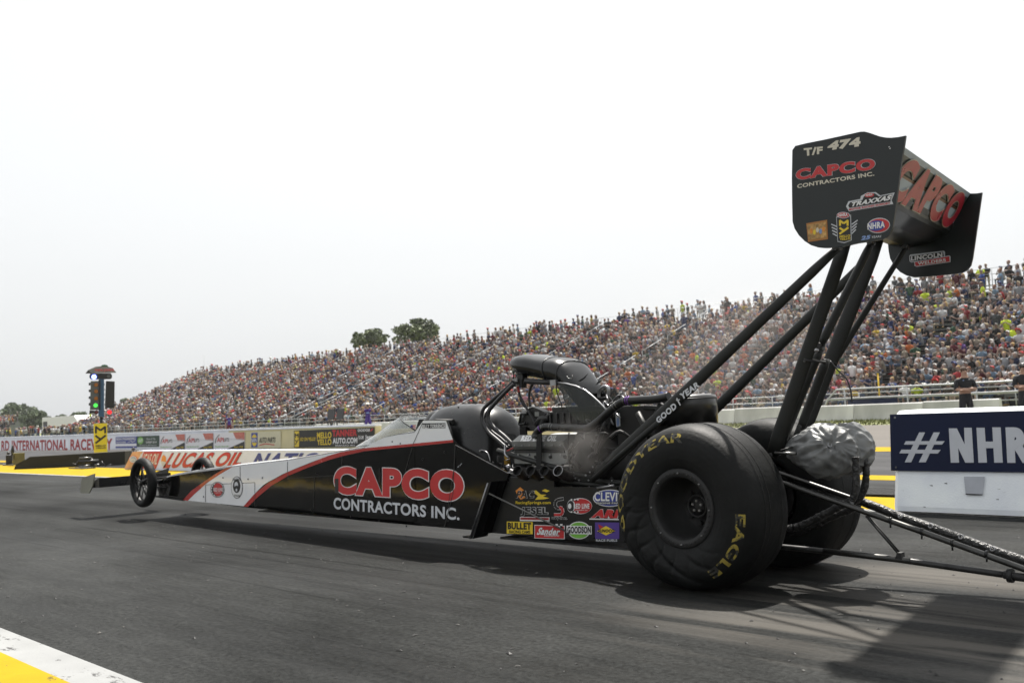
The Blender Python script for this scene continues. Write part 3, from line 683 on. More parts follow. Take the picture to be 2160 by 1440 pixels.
# windscreen
mb = MB(); rings = []
pk = [Yp(*Z2(*p), CY) for p in ((1325, 519), (1400, 468), (1500, 390), (1600, 310), (1660, 266))]
bs = [S(769, 943), S(795, 930), S(822, 919), (S(850, 914)), S(878, 911)]
for p, b in zip(pk, bs):
    x = b.x; hw = CY - sideY(x) - .03; r = []
    for k in range(13):
        a = math.pi * k / 12; r.append(V((lerp(x, p.x, math.sin(a)), CY - hw * math.cos(a), b.z - .01 + (max(p.z, b.z + .004) - b.z + .01) * math.sin(a) ** .8)))
    rings.append(r)
mb.loft(rings, screen_m, False, False, True)
mb.tube(rings[-1], .006, black_plain, 6)
df = Decal(mb, ('Y', 4.985), MC, gap=.002)
df.rect(white_dec, 218, 608, 300, 675, 1)
for k in range(4): df.rect(red_dec, 218, 608 + k * 18, 300, 616 + k * 18, 2)
df.rect(blue_dec, 218, 608, 255, 645, 3)
mb.build('windscreen', CAR)
# head shroud: two rounded shells
def shell(pts, w0, mat, name, zlow, ww):
    mb = MB(); rings = []
    for (px, py), w_ in zip(pts, ww):
        p = Yp(px, py, CY - .06); r = []
        for k in range(17):
            a = math.pi * k / 16; c, s_ = math.cos(a), math.sin(a)
            r.append(V((p.x, CY - w_ * (abs(c) ** .75) * (1 if c > 0 else -1), zlow + (p.z - zlow) * (s_ ** .62))))
        rings.append(r)
    mb.loft(rings, mat, False, False, True)
    # close the ends
    for r in (rings[0], rings[-1]): mb.poly(r, mat)
    return mb
mb = shell([(910, 888), (916, 876), (926, 864), (940, 856), (960, 852.5), (985, 852), (997, 853)], 0, black_plain, 'a', .42, (.2, .235, .26, .275, .285, .29, .29))
mb.sphere(Yp(967, 858.5, 5.0), .008, darker, 8, 6)
mb.build('head_shroud', CAR)
mb = shell([(996, 851.5), (1012, 852.5), (1028, 857.5), (1042, 867), (1052, 880), (1058, 897), (1060, 915)], 0, black_plain, 'a', .36, (.294, .294, .29, .28, .262, .235, .2))
mb.build('rear_shroud', CAR)
# deflector plate + engine side panel
EP = 4.935
mb = MB()
mb.prism([Yp(*Z4(*p), EP) for p in ((430, 262), (600, 255), (605, 205), (1030, 205), (1030, 300), (1620, 300), (1700, 830), (1650, 830), (440, 735), (240, 760))], (0, .012, 0), black_plain)
d = Decal(mb, ('Y', EP), Z4, gap=.0018)
# spring maker
d.poly(orange_dec, [(665, 335), (710, 300), (745, 330), (720, 345), (760, 400), (715, 420), (685, 385)], 1)
d.poly(yel_dec, [(820, 340), (860, 330), (905, 370), (960, 372), (925, 390), (985, 405), (930, 415), (850, 420), (880, 385)], 1); d.poly(yel_dec, [(915, 335), (945, 318), (990, 335), (960, 350)], 1)
d.outlined(black_dec, white_dec, 'PAC', [(672, 405), (840, 405), (850, 335), (690, 335)], 2, off=.03, extra=.02); d.box(yel_dec, 'RacingSprings.com', 668, 432, 1000, 468, 2, off=.02)
d.outlined(black_dec, white_dec, 'JESEL', [(720, 575), (975, 578), (975, 492), (720, 490)], 2, off=.05, extra=.035); d.rect(white_dec, 706, 582, 988, 622, 1, 4); d.rect(red_dec, 712, 588, 982, 608, 2, 3); d.box(black_dec, 'SHAFT ROCKERS & LIFTERS', 720, 591, 975, 604, 3)
# red and black S mark
for m_, wd in ((white_dec, 50), (black_dec, 38)): d.line(m_, [(1122, 410), (1065, 420), (1045, 440), (1042, 478), (1060, 500), (1108, 502)], wd * .62, 1 if m_ is white_dec else 2)
for m_, wd in ((white_dec, 50), (red_dec, 38)): d.line(m_, [(1085, 490), (1112, 500), (1118, 540), (1100, 562), (1035, 562)], wd * .62, 3 if m_ is white_dec else 4)
d.outlined(black_dec, white_dec, 'safety-kleen.', [(1012, 612), (1160, 615), (1160, 578), (1012, 574)], 4, off=.03, extra=.05)
# oval oil brand
d.ell(white_dec, 1280, 480, 112, 76, 1); d.ell(red_dec, 1288, 480, 102, 70, 2); d.ell(white_dec, 1196, 480, 38, 60, 3); d.ell(black_dec, 1194, 480, 33, 52, 4); d.ell(white_dec, 1186, 480, 16, 26, 5)
for k in range(5): d.rect(black_dec if k % 2 else white_dec, 1196 + k * 15, 410 + (k % 2) * 10, 1211 + k * 15, 424 + (k % 2) * 10, 5); d.rect(black_dec if k % 2 else white_dec, 1196 + k * 15, 528 - (k % 2) * 6, 1211 + k * 15, 542 - (k % 2) * 6, 5)
d.box(white_dec, 'RED LINE', 1226, 455, 1375, 503, 6, off=.04); d.box(white_dec, 'SYNTHETIC OIL', 1245, 512, 1360, 522, 6)
d.ell(white_dec, 1560, 405, 160, 82, 1); d.ell(blue_dec, 1560, 405, 150, 74, 2); d.outlined(white_dec, black_dec, 'CLEVITE', [(1418, 432), (1740, 436), (1740, 350), (1418, 345)], 3, off=.03, extra=.02); d.rect(black_dec, 1436, 440, 1700, 462, 3); d.box(white_dec, 'ENGINE PARTS', 1440, 443, 1690, 459, 4, off=.02)
d.outlined(red_dec, white_dec, 'ARP', [(1385, 590), (1680, 596), (1700, 516), (1430, 510)], 2, off=.07, extra=.03); d.line(white_dec, [(1368, 602), (1700, 608)], 11, 2)
d.rect(yel_dec, 582, 626, 828, 740, 1, 6); d.box(black_dec, 'BULLET', 592, 634, 815, 700, 2, off=.05, dy=4); d.box(black_dec, 'RACING CAMS', 608, 708, 805, 736, 2, off=.03, dy=4)
d.rect(white_dec, 845, 658, 1132, 786, 1, 8); d.rect(red_dec, 851, 664, 1126, 780, 2, 8); d.outlined(white_dec, black_dec, 'Sander', [(868, 752), (1085, 756), (1100, 690), (900, 682)], 3, off=.04, extra=.012); d.box(white_dec, 'ENGINEERING', 940, 752, 1082, 768, 3)
for k in range(6): d.rect(black_dec if k % 2 else white_dec, 1050 + (k % 3) * 22, 648 + (k // 3) * 18, 1072 + (k % 3) * 22, 666 + (k // 3) * 18, 4)
d.ell(white_dec, 1268, 710, 108, 84, 1); d.ell(green_dec, 1268, 710, 100, 76, 2); d.rect(white_dec, 1152, 664, 1392, 744, 3, 4); d.box(black_dec, 'GOODSON', 1162, 672, 1385, 738, 4, off=.04); 
d.rect(purple_dec, 1420, 634, 1650, 790, 1, 2); d.poly(red_dec, [(1450, 652), (1500, 675), (1465, 700)], 2); d.poly(yel_dec, [(1440, 716), (1525, 668), (1615, 716), (1525, 758)], 2); d.box(black_dec, 'SUNOCO', 1450, 698, 1605, 730, 3, off=.05, shear=.02); d.box(grey_dec, 'RACE FUELS', 1430, 794, 1632, 816, 2, off=.03)
mb.build('engine_side_panel', CAR)
mb = MB(); mb.prism([(V((p.x, 2 * CY - p.y, p.z))) for p in [Yp(*Z4(*p), EP) for p in ((430, 262), (1620, 300), (1700, 830), (1650, 830), (440, 735), (240, 760))]], (0, -.012, 0), black_plain); mb.build('engine_side_panel', CAR)
# deflector standing out from the flank
mb = MB()
A = [Yp(*Z4(*p), EP - .10) for p in ((402, 262), (432, 250), (262, 790), (232, 790))]
mb.prism([A[0], A[1], A[2], A[3]], (-.02, .16, 0), black_plain)
mb.tube([A[0] + V((0, -.002, 0)), A[3] + V((0, -.002, 0))], .005, steel, 6)
mb.prism([Yp(*Z4(*p), EP - .09) for p in ((160, 765), (262, 765), (240, 788), (165, 780))], (0, .1, 0), black_plain)
mb.build('deflector', CAR)
mb = MB(); mb.tube([Yp(*Z4(415, 362), EP - .1), Yp(*Z4(1160, 728), EP - .015)], .0065, chrome, 8); mb.sphere(Yp(*Z4(1160, 728), EP - .015), .013, steel); mb.build('brace_rod', CAR)
# belly pan seen under the car
mb = MB(); z0 = .135; mb.b2((-5.3, CY - .3, .135), (-3.6, CY + .3, .15), dark); mb.b2((-8.9, CY - .2, .17), (-5.3, CY + .2, .18), dark); mb.build('belly_pan', CAR)

# ------------------------------------------------------------------ rear wheels
AX = V((-3.42, 0, .462)); RR = .475
def tyre_pt(th, r, yy, side):
    """th: angle from -X going up, yy: 0 outer face .. .44 inner face"""
    x = -math.cos(th) * r; z = math.sin(th) * r
    low = max(0, -math.sin(th)); fr = max(0, math.cos(th + .9)) 
    tsh = max(0, (r - .2) / .27)
    out = .030 * low ** 2 * tsh * (1 - tsh * .5)            # sag bulge
    # launch wrinkles in the sidewall, strongest low and forward
    wr = max(0, math.cos(th + 1.05)) ** 1.5 * math.sin(math.pi * min(1, max(0, (r - .215) / .235)))
    w1 = 5.2 * th + 26 * r + .8 * math.sin(3 * th); w2 = 9.5 * th + 9 * r + 1.3 + .6 * math.sin(30 * r)
    out += .020 * wr * (.5 - (1 - abs(math.sin(w1))) ** 2.5) + .012 * wr * (.5 - (1 - abs(math.sin(w2))) ** 3)
    x += -.02 * low * tsh * math.cos(th); x -= .045 * max(0, math.cos(th + .25)) ** 2 * tsh
    Z = AX.z + z
    if Z < .012: Z = .004 + (Z - .012) * .02 + .008; 
    Z = max(Z, .002)
    yo = (1 if yy < .22 else -1) * (-out) * (1 - abs(yy - .22) / .22 * 0)
    if .1 < yy < .34: yo = 0
    return V((AX.x + x, yy + yo, Z))
PROF = [(.214, .035), (.222, .012), (.236, .004), (.258, -.004), (.28, -.010), (.31, -.013), (.34, -.013), (.37, -.009), (.40, .001), (.425, .016), (.445, .036), (.46, .065), (.469, .10), (.474, .15), (.475, .22), (.474, .29), (.469, .34), (.46, .375), (.445, .404), (.425, .424), (.40, .439), (.37, .449), (.34, .453), (.30, .452), (.26, .444), (.23, .436), (.214, .40)]
_P = []
for (a_, b_) in zip(PROF[:-1], PROF[1:]):
    k_ = 4 if .2 < a_[0] < .44 and a_[1] < .1 else 1
    _P += [(lerp(a_[0], b_[0], i / k_), lerp(a_[1], b_[1], i / k_)) for i in range(k_)]
PROFD = _P + [PROF[-1]]
def letter_mat():
    m = mk('worn yellow tyre lettering', (.27, .21, .03), .7, var=.2, scale=20); nt = m.node_tree; b = nt.nodes['Principled BSDF']
    n = nd(nt, 'ShaderNodeTexNoise'); n.inputs['Scale'].default_value = 26; n.inputs['Detail'].default_value = 4; tc = nd(nt, 'ShaderNodeTexCoord'); nt.links.new(tc.outputs['Object'], n.inputs['Vector'])
    mr = nd(nt, 'ShaderNodeMapRange'); mr.inputs[1].default_value = .46; mr.inputs[2].default_value = .53; nt.links.new(n.outputs['Fac'], mr.inputs[0])
    mx = nd(nt, 'ShaderNodeMix', data_type='RGBA'); mx.inputs[6].default_value = (.025, .025, .022, 1); src = b.inputs['Base Color'].links[0].from_socket
    nt.links.new(mr.outputs[0], mx.inputs[0]); nt.links.new(src, mx.inputs[7]); nt.links.new(mx.outputs[2], b.inputs['Base Color']); return m
ylet = letter_mat()
def prof_y(r):
    P = PROF[:10]
    for (r0, y0), (r1, y1) in zip(P[:-1], P[1:]):
        if r <= r1: return lerp(y0, y1, (r - r0) / (r1 - r0))
    return P[-1][1]
def rear_wheel(y0, flip):
    sgn = -1 if flip else 1
    root = thing('rear_wheel_tmp', (AX.x, y0, AX.z), None, None); 
    mb = MB(); n = 260; rings = []
    for i in range(n + 1):
        th = 2 * math.pi * i / n; r_ = []
        for r, yy in PROFD:
            p = tyre_pt(th, r, yy, sgn); r_.append(V((p.x, y0 + p.y * sgn, p.z)))
        rings.append(r_)
    mb.loft(rings, rubber, False, False, True)
    # tread grooves worn round the crown
    for yy in (.13, .175, .30):
        rg = [tyre_pt(2 * math.pi * i / n, .4758, yy, sgn) for i in range(n + 1)]
        mb.tube([V((p.x, y0 + p.y * sgn, p.z + .0)) for p in rg], .0012, darker, 4, caps=False)
    def arc(s, a0, a1, r0, r1):
        v, f = text_geo(s, .035, 0, sub=2); out = []
        for u, w_ in v:
            th = math.radians(lerp(a0, a1, u)); r = lerp(r0, r1, w_)
            p = tyre_pt(th, r, prof_y(r) - .0018, sgn); out.append(V((p.x, y0 + p.y * sgn, p.z)))
        mb.add(out, f, ylet)
    arc('GOODYEAR', -22, 98, .372, .425); arc('EAGLE', 182, 242, .372, .422)
    rub = mb
    # object hierarchy: wheel part is the rim, tyre its child
    rm = MB(); c = V((AX.x, y0, AX.z)); ax = V((0, sgn, 0))
    rimm = darker; rm.lathe([(.226, .03), (.226, .008), (.216, .001), (.184, .001), (.176, .015), (.170, .06), (.16, .24), (.05, .26), (.045, .18), (.02, .17), (.001, .17)], c, ax, rimm, 64)
    rm.lathe([(.2, .42), (.2, .40), (.15, .40), (.15, .24)], c, ax, darker, 48)
    for k in range(40):
        a = 2 * math.pi * k / 40; q = c + V((math.cos(a) * .2, 0, math.sin(a) * .2))
        rm.cyl(q + ax * -.006, q + ax * .008, .0042, dark if k % 5 else steel, 8)
    for k in range(10):
        a = 2 * math.pi * k / 10; q = c + V((math.cos(a) * .112, 0, math.sin(a) * .112)); rm.cyl(q + ax * .225, q + ax * .25, .016, darker, 10)
    for k in range(5):
        a = 2 * math.pi * k / 5 + .3; q = c + V((math.cos(a) * .03, 0, math.sin(a) * .03)); rm.cyl(q + ax * .16, q + ax * .185, .007, steel, 8)
    rm.ring(c + ax * .17, ax, .062, .006, dark)
    bpy.data.objects.remove(root)
    return rm, rub
for y0, fl in ((4.59, False), (5.90, True)):
    rm, rub = rear_wheel(y0, fl)
    o = rm.build('rear_wheel', CAR); t = rub.build('tyre', o)
BASE_ = None
mb = MB(); mb.cyl((AX.x, 4.9, AX.z), (AX.x, 5.6, AX.z), .055, darker, 20); mb.sphere((AX.x, CY, AX.z), (.19, .16, .19), darker, 20, 12); mb.build('rear_axle', CAR)

# ------------------------------------------------------------------ front wheels
def front_wheel(px, ptop, pbot, y, name='front_wheel'):
    a = Yp(px, ptop, y); b = Yp(px, pbot, y); c = V(((a.x + b.x) / 2, y, (a.z + b.z) / 2)); R = (a.z - b.z) / 2
    rm = MB(); ax = V((0, 1, 0))
    rm.ring(c + ax * -.028, ax, R - .068, .010, dark, 48, 8); rm.ring(c + ax * .028, ax, R - .068, .010, dark, 48, 8)
    rm.lathe([(R - .062, -.028), (R - .074, 0), (R - .062, .028)], c, ax, darker, 48)
    for k in range(5):
        an = 2 * math.pi * k / 5 + math.pi / 2
        dvec = V((math.cos(an), 0, math.sin(an)))
        rm.tube([c + dvec * .03 + ax * -.02, c + dvec * (R - .07) + ax * -.008], [.015, .011], dark, 6, flat=(ax, .8, 1.2))
        dv2 = V((math.cos(an + .28), 0, math.sin(an + .28)))
        rm.tube([c + dvec * .03 + ax * .015, c + dv2 * (R - .07) + ax * .01], [.008, .006], steel, 6)
    rm.cyl(c + ax * -.045, c + ax * .05, .033, dark, 20); rm.cyl(c + ax * -.055, c + ax * -.04, .018, steel, 12)
    ru = MB(); w_ = .055; prof = []
    for k in range(17):
        t = -math.pi * .86 + 2 * math.pi * .86 * k / 16
        prof.append((R - .043 + .043 * math.cos(t), w_ * math.sin(t) * (1 if abs(math.sin(t)) < .9 else .97)))
    ru.lathe(prof, c, ax, rubber, 64)
    o = rm.build(name, CAR); ru.build('tyre', o); return c
cN = front_wheel(302, 965, 1069.5, 4.93); cF = front_wheel(429, 963.5, 1056, 5.64)
mb = MB()
mb.tube([cN + V((0, .05, 0)), V((cN.x + .02, CY - .17, cN.z - .01)), V((cF.x, CY + .17, cF.z)), cF - V((0, .05, 0))], .016, dark)
nose = topP[0]
for z_, dx in ((.06, .35), (-.07, .42), (-.07, -.12)):
    mb.tube([cN + V((0, .05, z_ * .6)), V((cN.x + dx, 5.1, cN.z + z_))], .009, darker, 6); mb.tube([cF + V((0, -.05, z_ * .6)), V((cF.x + dx, 5.4, cF.z + z_))], .009, darker, 6)
tr = [Yp(*F5(*p), 5.09) for p in ((600, 760), (1000, 760), (600, 830), (705, 985), (830, 850), (590, 985), (1000, 1040))]
for a, b in ((0, 1), (0, 2), (2, 3), (3, 4), (2, 5), (5, 3), (5, 6), (0, 4)): mb.tube([tr[a], tr[b]], .011, darker, 6)
for a, b in ((0, 1), (0, 2), (2, 3), (3, 4), (5, 6)): mb.tube([V((tr[a].x, 2 * CY - tr[a].y, tr[a].z)), V((tr[b].x, 2 * CY - tr[b].y, tr[b].z))], .011, darker, 6)
mb.build('front_suspension', CAR)
# ------------------------------------------------------------------ front wing
mb = MB(); wa = Yp(199, 1007, 4.70); wb = Yp(199, 1028, 4.70)
sec = [(-.34, -.05), (-.30, -.02), (-.15, .025), (-.01, .056), (.0, .056), (.0, -.056), (-.02, -.058), (-.2, -.065), (-.32, -.065)]
sx = wa.x + .0; sz = (wa.z + wb.z) / 2
mb.prism([(sx + .12 + a * .9, 4.71, sz + b) for a, b in sec], (0, .89, 0), black_plain)
mb.build('front_wing', CAR)
mb = MB(); mb.prism([Yp(*Z1(*p), 4.69) for p in ((700, 1066), (797, 1034), (782, 1135), (750, 1200), (678, 1197), (686, 1090))], (0, .012, 0), mk('pale endplate', (.2, .2, .16), .4)); mb.build('front_wing_endplate', CAR)
mb = MB(); mb.prism([Yp(*Z1(*p), 4.69) + V((0, .92, 0)) for p in ((700, 1066), (797, 1034), (782, 1135), (750, 1200), (678, 1197), (686, 1090))], (0, .012, 0), black_plain); mb.build('front_wing_endplate', CAR)

# ------------------------------------------------------------------ engine
ENG = MB()
def eb(px0, py0, px1, py1, yn, yd, mat, mbx=None):
    a = Yp(px0, py0, yn); b = Yp(px1, py1, yn); mbx = mbx or ENG
    mbx.b2((a.x, yn, b.z), (b.x, yn + yd, a.z), mat)
eb(1090, 985, 1210, 1075, 5.02, .46, darker); eb(1084, 950, 1198, 979, 5.0, .1, cast)
a = Yp(1084, 950, 5.0); b = Yp(1198, 979, 5.0)
ENG.b2((a.x + .0, 5.4, b.z), (b.x, 5.5, a.z), cast)
for k in range(5):
    t = (k + .5) / 5; ENG.cyl((lerp(a.x, b.x, t), 4.985, a.z - .03), (lerp(a.x, b.x, t), 5.01, a.z - .03), .009, steel, 8)
for k in range(4): q = Yp(1100 + k * 31, 963, 5.0); ENG.cyl(q - V((0, .015, 0)), q + V((0, .02, 0)), .012, darker, 8)
ENG.build('engine_block', CAR, bevel=.004)
def valve_cover(far):
    mb = MB(); pts = [(1081, 938), (1083, 931), (1094, 917.5), (1199, 917), (1192, 931), (1190, 938)]
    F = [Yp(px, py, 4.985 if py > 925 else 5.05) for px, py in pts]
    x0, x1 = F[0].x, F[-1].x; z1 = F[2].z; z0 = F[1].z - .0; zb = F[0].z - .012
    sec = [(4.985, zb), (4.978, z0), (5.06, z1), (5.13, z1 - .01), (5.13, zb - .06), (5.0, zb - .02)]
    if far: sec = [(2 * CY - y, z) for y, z in sec]
    mb.prism([(x0, y, z) for y, z in sec], (x1 - x0, 0, 0), cast)
    if not far:
        n = V((0, -(z1 - z0), (5.06 - 4.978))).normalized(); pl = (V((0, 4.978, z0)), n)
        d = Decal(mb, pl, E4, gap=.0015); d.text(white_dec, 'RED LINE OIL', [(312, 420), (930, 418), (980, 318), (355, 318)], 1, off=.06)
        mb.b2((x0 + .01, 4.99, zb - .045), (x1 - .01, 5.1, zb - .03), darker)
        for k in range(7): mb.cyl((lerp(x0 + .03, x1 - .03, k / 6), 4.982, zb + .008), (lerp(x0 + .03, x1 - .03, k / 6), 4.975, zb + .008), .006, steel, 8)
    mb.build('valve_cover', CAR, bevel=.006)
valve_cover(False); valve_cover(True)
# engine restraint straps
mb = MB()
def strap(pxt, pxb, top, bot, wpx, y):
    mb.prism([Yp(pxt - wpx / 2, top, y), Yp(pxt + wpx / 2, top, y), Yp(pxb + wpx / 2, bot, y), Yp(pxb - wpx / 2, bot, y)], (0, .006, 0), strap_m)
strap(1137, 1135.5, 905, 1003, 10.5, 4.965)
mb.tube([Yp(1137, 906, 4.968), Yp(1139, 898, 5.04), Yp(1150, 872, 5.12)], 1, strap_m, 4, flat=((1, 0, 0), .017, .004))
mb.build('engine_strap', CAR)
# headers
for i, px in enumerate((1091, 1118.5, 1147.5, 1177)):
    e = Yp(px, 992.5, 4.84); mb = MB(); r = .036
    st = V((e.x - .035, 5.06, e.z - .06))
    path = mb.smoothpath([st, V((e.x - .022, 4.97, e.z - .05)), V((e.x - .01, 4.90, e.z - .028)), V(e)], 5)
    mb.tube(path, r, pipe_m, 18, caps=False)
    ax = (path[-1] - path[-3]).normalized()
    mb.ring(e, ax, r - .0005, .0028, steel if i == 3 else dark, 24, 6); inn = [p - ax * .002 for p in path[-6:]]
    mb.tube(path[-7:], r * .9, darker, 18, caps=False); mb.add([path[-4] + (v_ - path[-1]) for v_ in [e + (V((0, 0, 1)).cross(ax).normalized() * math.cos(t) + ax.cross(V((0, 0, 1)).cross(ax).normalized()) * math.sin(t)) * r * .9 for t in [2 * math.pi * k / 18 for k in range(18)]]], [tuple(range(18))], darker)
    mb.build('exhaust_pipe', CAR)
    if i in (2, 3) or True:
        f2 = MB(); q = V((e.x, 2 * CY - 4.8, e.z)); f2.tube(f2.smoothpath([V((e.x + .02, 5.47, e.z - .02)), V((e.x + .03, 5.57, e.z - .075)), V((e.x + .02, 5.65, e.z - .05)), q], 4), r, pipe_m, 12); f2.build('exhaust_pipe', CAR)
mb = MB()
for k in range(4):
    q = Yp(1104 + k * 29, 989, 4.93); mb.b2((q.x - .012, 4.93, q.z - .012), (q.x + .02, 4.96, q.z - .002), chrome)
    q = Yp(1103 + k * 28.5, 998, 4.9); mb.prism([q + V((-.012, 0, .012)), q + V((.014, 0, .012)), q + V((0, 0, -.03))], (0, .01, 0), brass if k == 2 else chrome)
mb.tube([Yp(*Z4(620, 205), 4.925), Yp(*Z4(1030, 208), 4.925)], .005, steel, 6)
for px, py in ((1127, 980), (1146, 979.5), (1183, 980), (1205, 981)): q = Yp(px, py, 4.97); mb.b2((q.x - .014, 4.96, q.z - .006), (q.x + .014, 4.99, q.z + .006), chrome)
mb.build('header_flange', CAR)
# supercharger
mb = MB()
a = Yp(1160, 869, 5.12); b = Yp(1290, 905, 5.12)
mb.b2((a.x, 5.1, b.z), (b.x, 5.42, a.z), dark)
n_ = 9
for k in range(n_): x = lerp(a.x + .03, b.x - .03, k / (n_ - 1)); mb.b2((x - .007, 5.085, b.z + .01), (x + .007, 5.1, a.z - .01), dark)
for k in range(9): x = lerp(a.x + .03, b.x - .03, k / 8); mb.cyl((x, 5.13, a.z), (x, 5.13, a.z + .012), .008, chrome, 8)
mb.b2((a.x + .02, 5.12, a.z), (b.x - .05, 5.4, a.z + .03), dark)
mb.cyl((a.x, 5.26, (a.z + b.z) / 2 + .0), (a.x - .17, 5.26, (a.z + b.z) / 2 - .01), .065, dark, 24, .055)
mb.build('supercharger', CAR, bevel=.004)
# front drive: upper and lower pulley, belt guard
mb = MB(); q = Yp(1106, 893, 5.2); x0 = q.x
for (px, py, r) in ((1112, 885, .085), (1110, 960, .08)):
    c = Yp(px, py, 5.26); mb.cyl((x0 - .03, 5.26, c.z), (x0 + .05, 5.26, c.z), r, dark, 32)
    mb.cyl((x0 - .045, 5.26, c.z), (x0 - .03, 5.26, c.z), r * .4, steel, 16)
c1 = Yp(1112, 885, 5.26); c2 = Yp(1110, 960, 5.26)
mb.prism([(x0 - .025, 5.17, c1.z), (x0 - .025, 5.19, c1.z), (x0 - .025, 5.2, c2.z), (x0 - .025, 5.18, c2.z)], (.06, 0, 0), strap_m)
mb.prism([(x0 - .025, 5.34, c1.z), (x0 - .025, 5.35, c1.z), (x0 - .025, 5.34, c2.z), (x0 - .025, 5.33, c2.z)], (.06, 0, 0), strap_m)
mb.hose([Yp(*E3(*p), 5.12) for p in ((470, 1190), (400, 1195), (350, 1200), (335, 1300), (315, 1390), (400, 1385), (440, 1360))], .009, black_plain, k=2)
mb.prism([Yp(*E3(*p), 5.14) for p in ((375, 1290), (430, 1200), (500, 1080), (570, 1060), (700, 1110), (780, 1150), (840, 1220), (840, 1440), (370, 1440))], (0, .06, 0), dark)
mb.prism([Yp(*E3(*p), 5.135) for p in ((610, 1155), (690, 1155), (690, 1240), (610, 1240))], (0, .004, 0), cast)
mb.tube([Yp(*E3(640, 1400), 5.1), Yp(*E3(720, 1290), 5.1), Yp(*E3(890, 1270), 5.1)], .022, dark, 10)
mb.build('blower_drive', CAR)
# injector hat
HY = 5.13
mb = MB(); rings = []
top = [(315, 235), (345, 135), (420, 90), (560, 62), (700, 62), (870, 92), (1060, 118), (1220, 130), (1350, 190), (1440, 290), (1560, 440), (1650, 580), (1790, 800)]
bot = [(318, 400), (345, 480), (420, 512), (560, 520), (700, 540), (840, 580), (960, 630), (1060, 660), (1160, 710), (1230, 800), (1300, 920), (1390, 1030), (1500, 1150)]
wid = [.10, .15, .185, .20, .20, .195, .19, .185, .175, .165, .16, .155, .15]
for t_, b_, w_ in zip(top, bot, wid):
    P = Yp(*E3(*t_), CY + .0); Q = Yp(*E3(*b_), CY - .1); Q = V((Q.x, CY, Q.z)); r = []
    # section lies in the plane holding P,Q and the Y axis
    c = (P + Q) / 2; h = (P - Q) / 2
    for k in range(24):
        a = 2 * math.pi * k / 24; ca, sa = math.cos(a), math.sin(a)
        r.append(c + h * (abs(ca) ** .8 * (1 if ca > 0 else -1)) + V((0, w_ * (abs(sa) ** .75) * (1 if sa > 0 else -1), 0)))
    rings.append(r)
hat = mk('dark carbon hat', (.006, .0065, .007), .22, var=.2, rvar=.03)
mb.loft(rings, hat, True, True, True)
# seam ribs
for i in (6, 8): mb.tube([p + (p - sum(rings[i], V()) / 24) * .015 for p in rings[i]] + [rings[i][0]], .004, black_plain, 6)
mb.prism([Yp(*E3(*p), 5.08) for p in ((1430, 570), (1530, 510), (1615, 435), (1560, 520), (1480, 580))], (0, .004, 0), strap_m)
mb.prism([Yp(*E3(*p), 5.35) for p in ((1650, 580), (1700, 570), (1800, 585), (1890, 550), (1820, 620), (1680, 610))], (0, .004, 0), strap_m)
mb.hose([Yp(*E3(*p), 5.055) for p in ((1225, 480), (1250, 520), (1330, 520), (1325, 470))], .004, chrome, k=3)
mb.build('injector_scoop', CAR)
mb = MB() # hat front fittings
mb.hose([Yp(*E3(*p), 5.12) for p in ((225, 150), (265, 160), (280, 210), (340, 285))], .009, chrome); mb.sphere(Yp(*E3(330, 290), 5.12), .014, chrome); mb.sphere(Yp(*E3(350, 225), 5.12), .009, chrome)
mb.tube([Yp(*E3(205, 560), 5.12), Yp(*E3(230, 170), 5.12)], .005, darker, 6); mb.tube([Yp(*E3(310, 300), 5.12), Yp(*E3(318, 560), 5.12)], .006, darker, 6)
mb.box(Yp(*E3(275, 590), 5.1), (.05, .05, .05), steel); mb.box(Yp(*E3(375, 500), 5.12), (.055, .05, .055), dark); mb.sphere(Yp(*E3(275, 580), 5.07), .017, chrome); mb.tube([Yp(*E3(200, 660), 5.1), Yp(*E3(270, 668), 5.1)], .008, steel, 6); mb.box(Yp(*E3(385, 620), 5.1), (.03, .05, .06), darker)
mb.build('fuel_fitting', CAR)
mb = MB() # bar and smoked shield under the scoop
mb.tube([Yp(*E3(*p), 5.09) for p in ((440, 570), (560, 580), (760, 590), (940, 600))], .020, hose_m, 10)
mb.box(Yp(*E3(1000, 602), 5.08), (.055, .05, .04), steel)
edge = [(1060, 600), (1200, 620), (1400, 670), (1560, 740), (1700, 850), (1820, 960), (1920, 1060), (2010, 1180)]
mb.tube([Yp(*E3(*p), 5.06) for p in edge], .007, steel, 6)
mb.build('scoop_brace', CAR)
mb = MB(); ed = [Yp(*E3(*p), 5.06) for p in edge]; lo = [Yp(*E3(*p), 5.06) for p in ((1090, 690), (1170, 900), (1200, 1080), (1260, 1160), (1400, 1300), (1560, 1380), (1700, 1400), (1900, 1290))]
mb.add(ed + lo, [(i, i + 1, 8 + i + 1, 8 + i) for i in range(7)], smoked); mb.build('blower_shield', CAR); mb = MB(); mb.add([p + V((0, .3, 0)) for p in ed + lo], [(i, i + 1, 8 + i + 1, 8 + i) for i in range(7)], smoked)
mb.build('blower_shield', CAR)
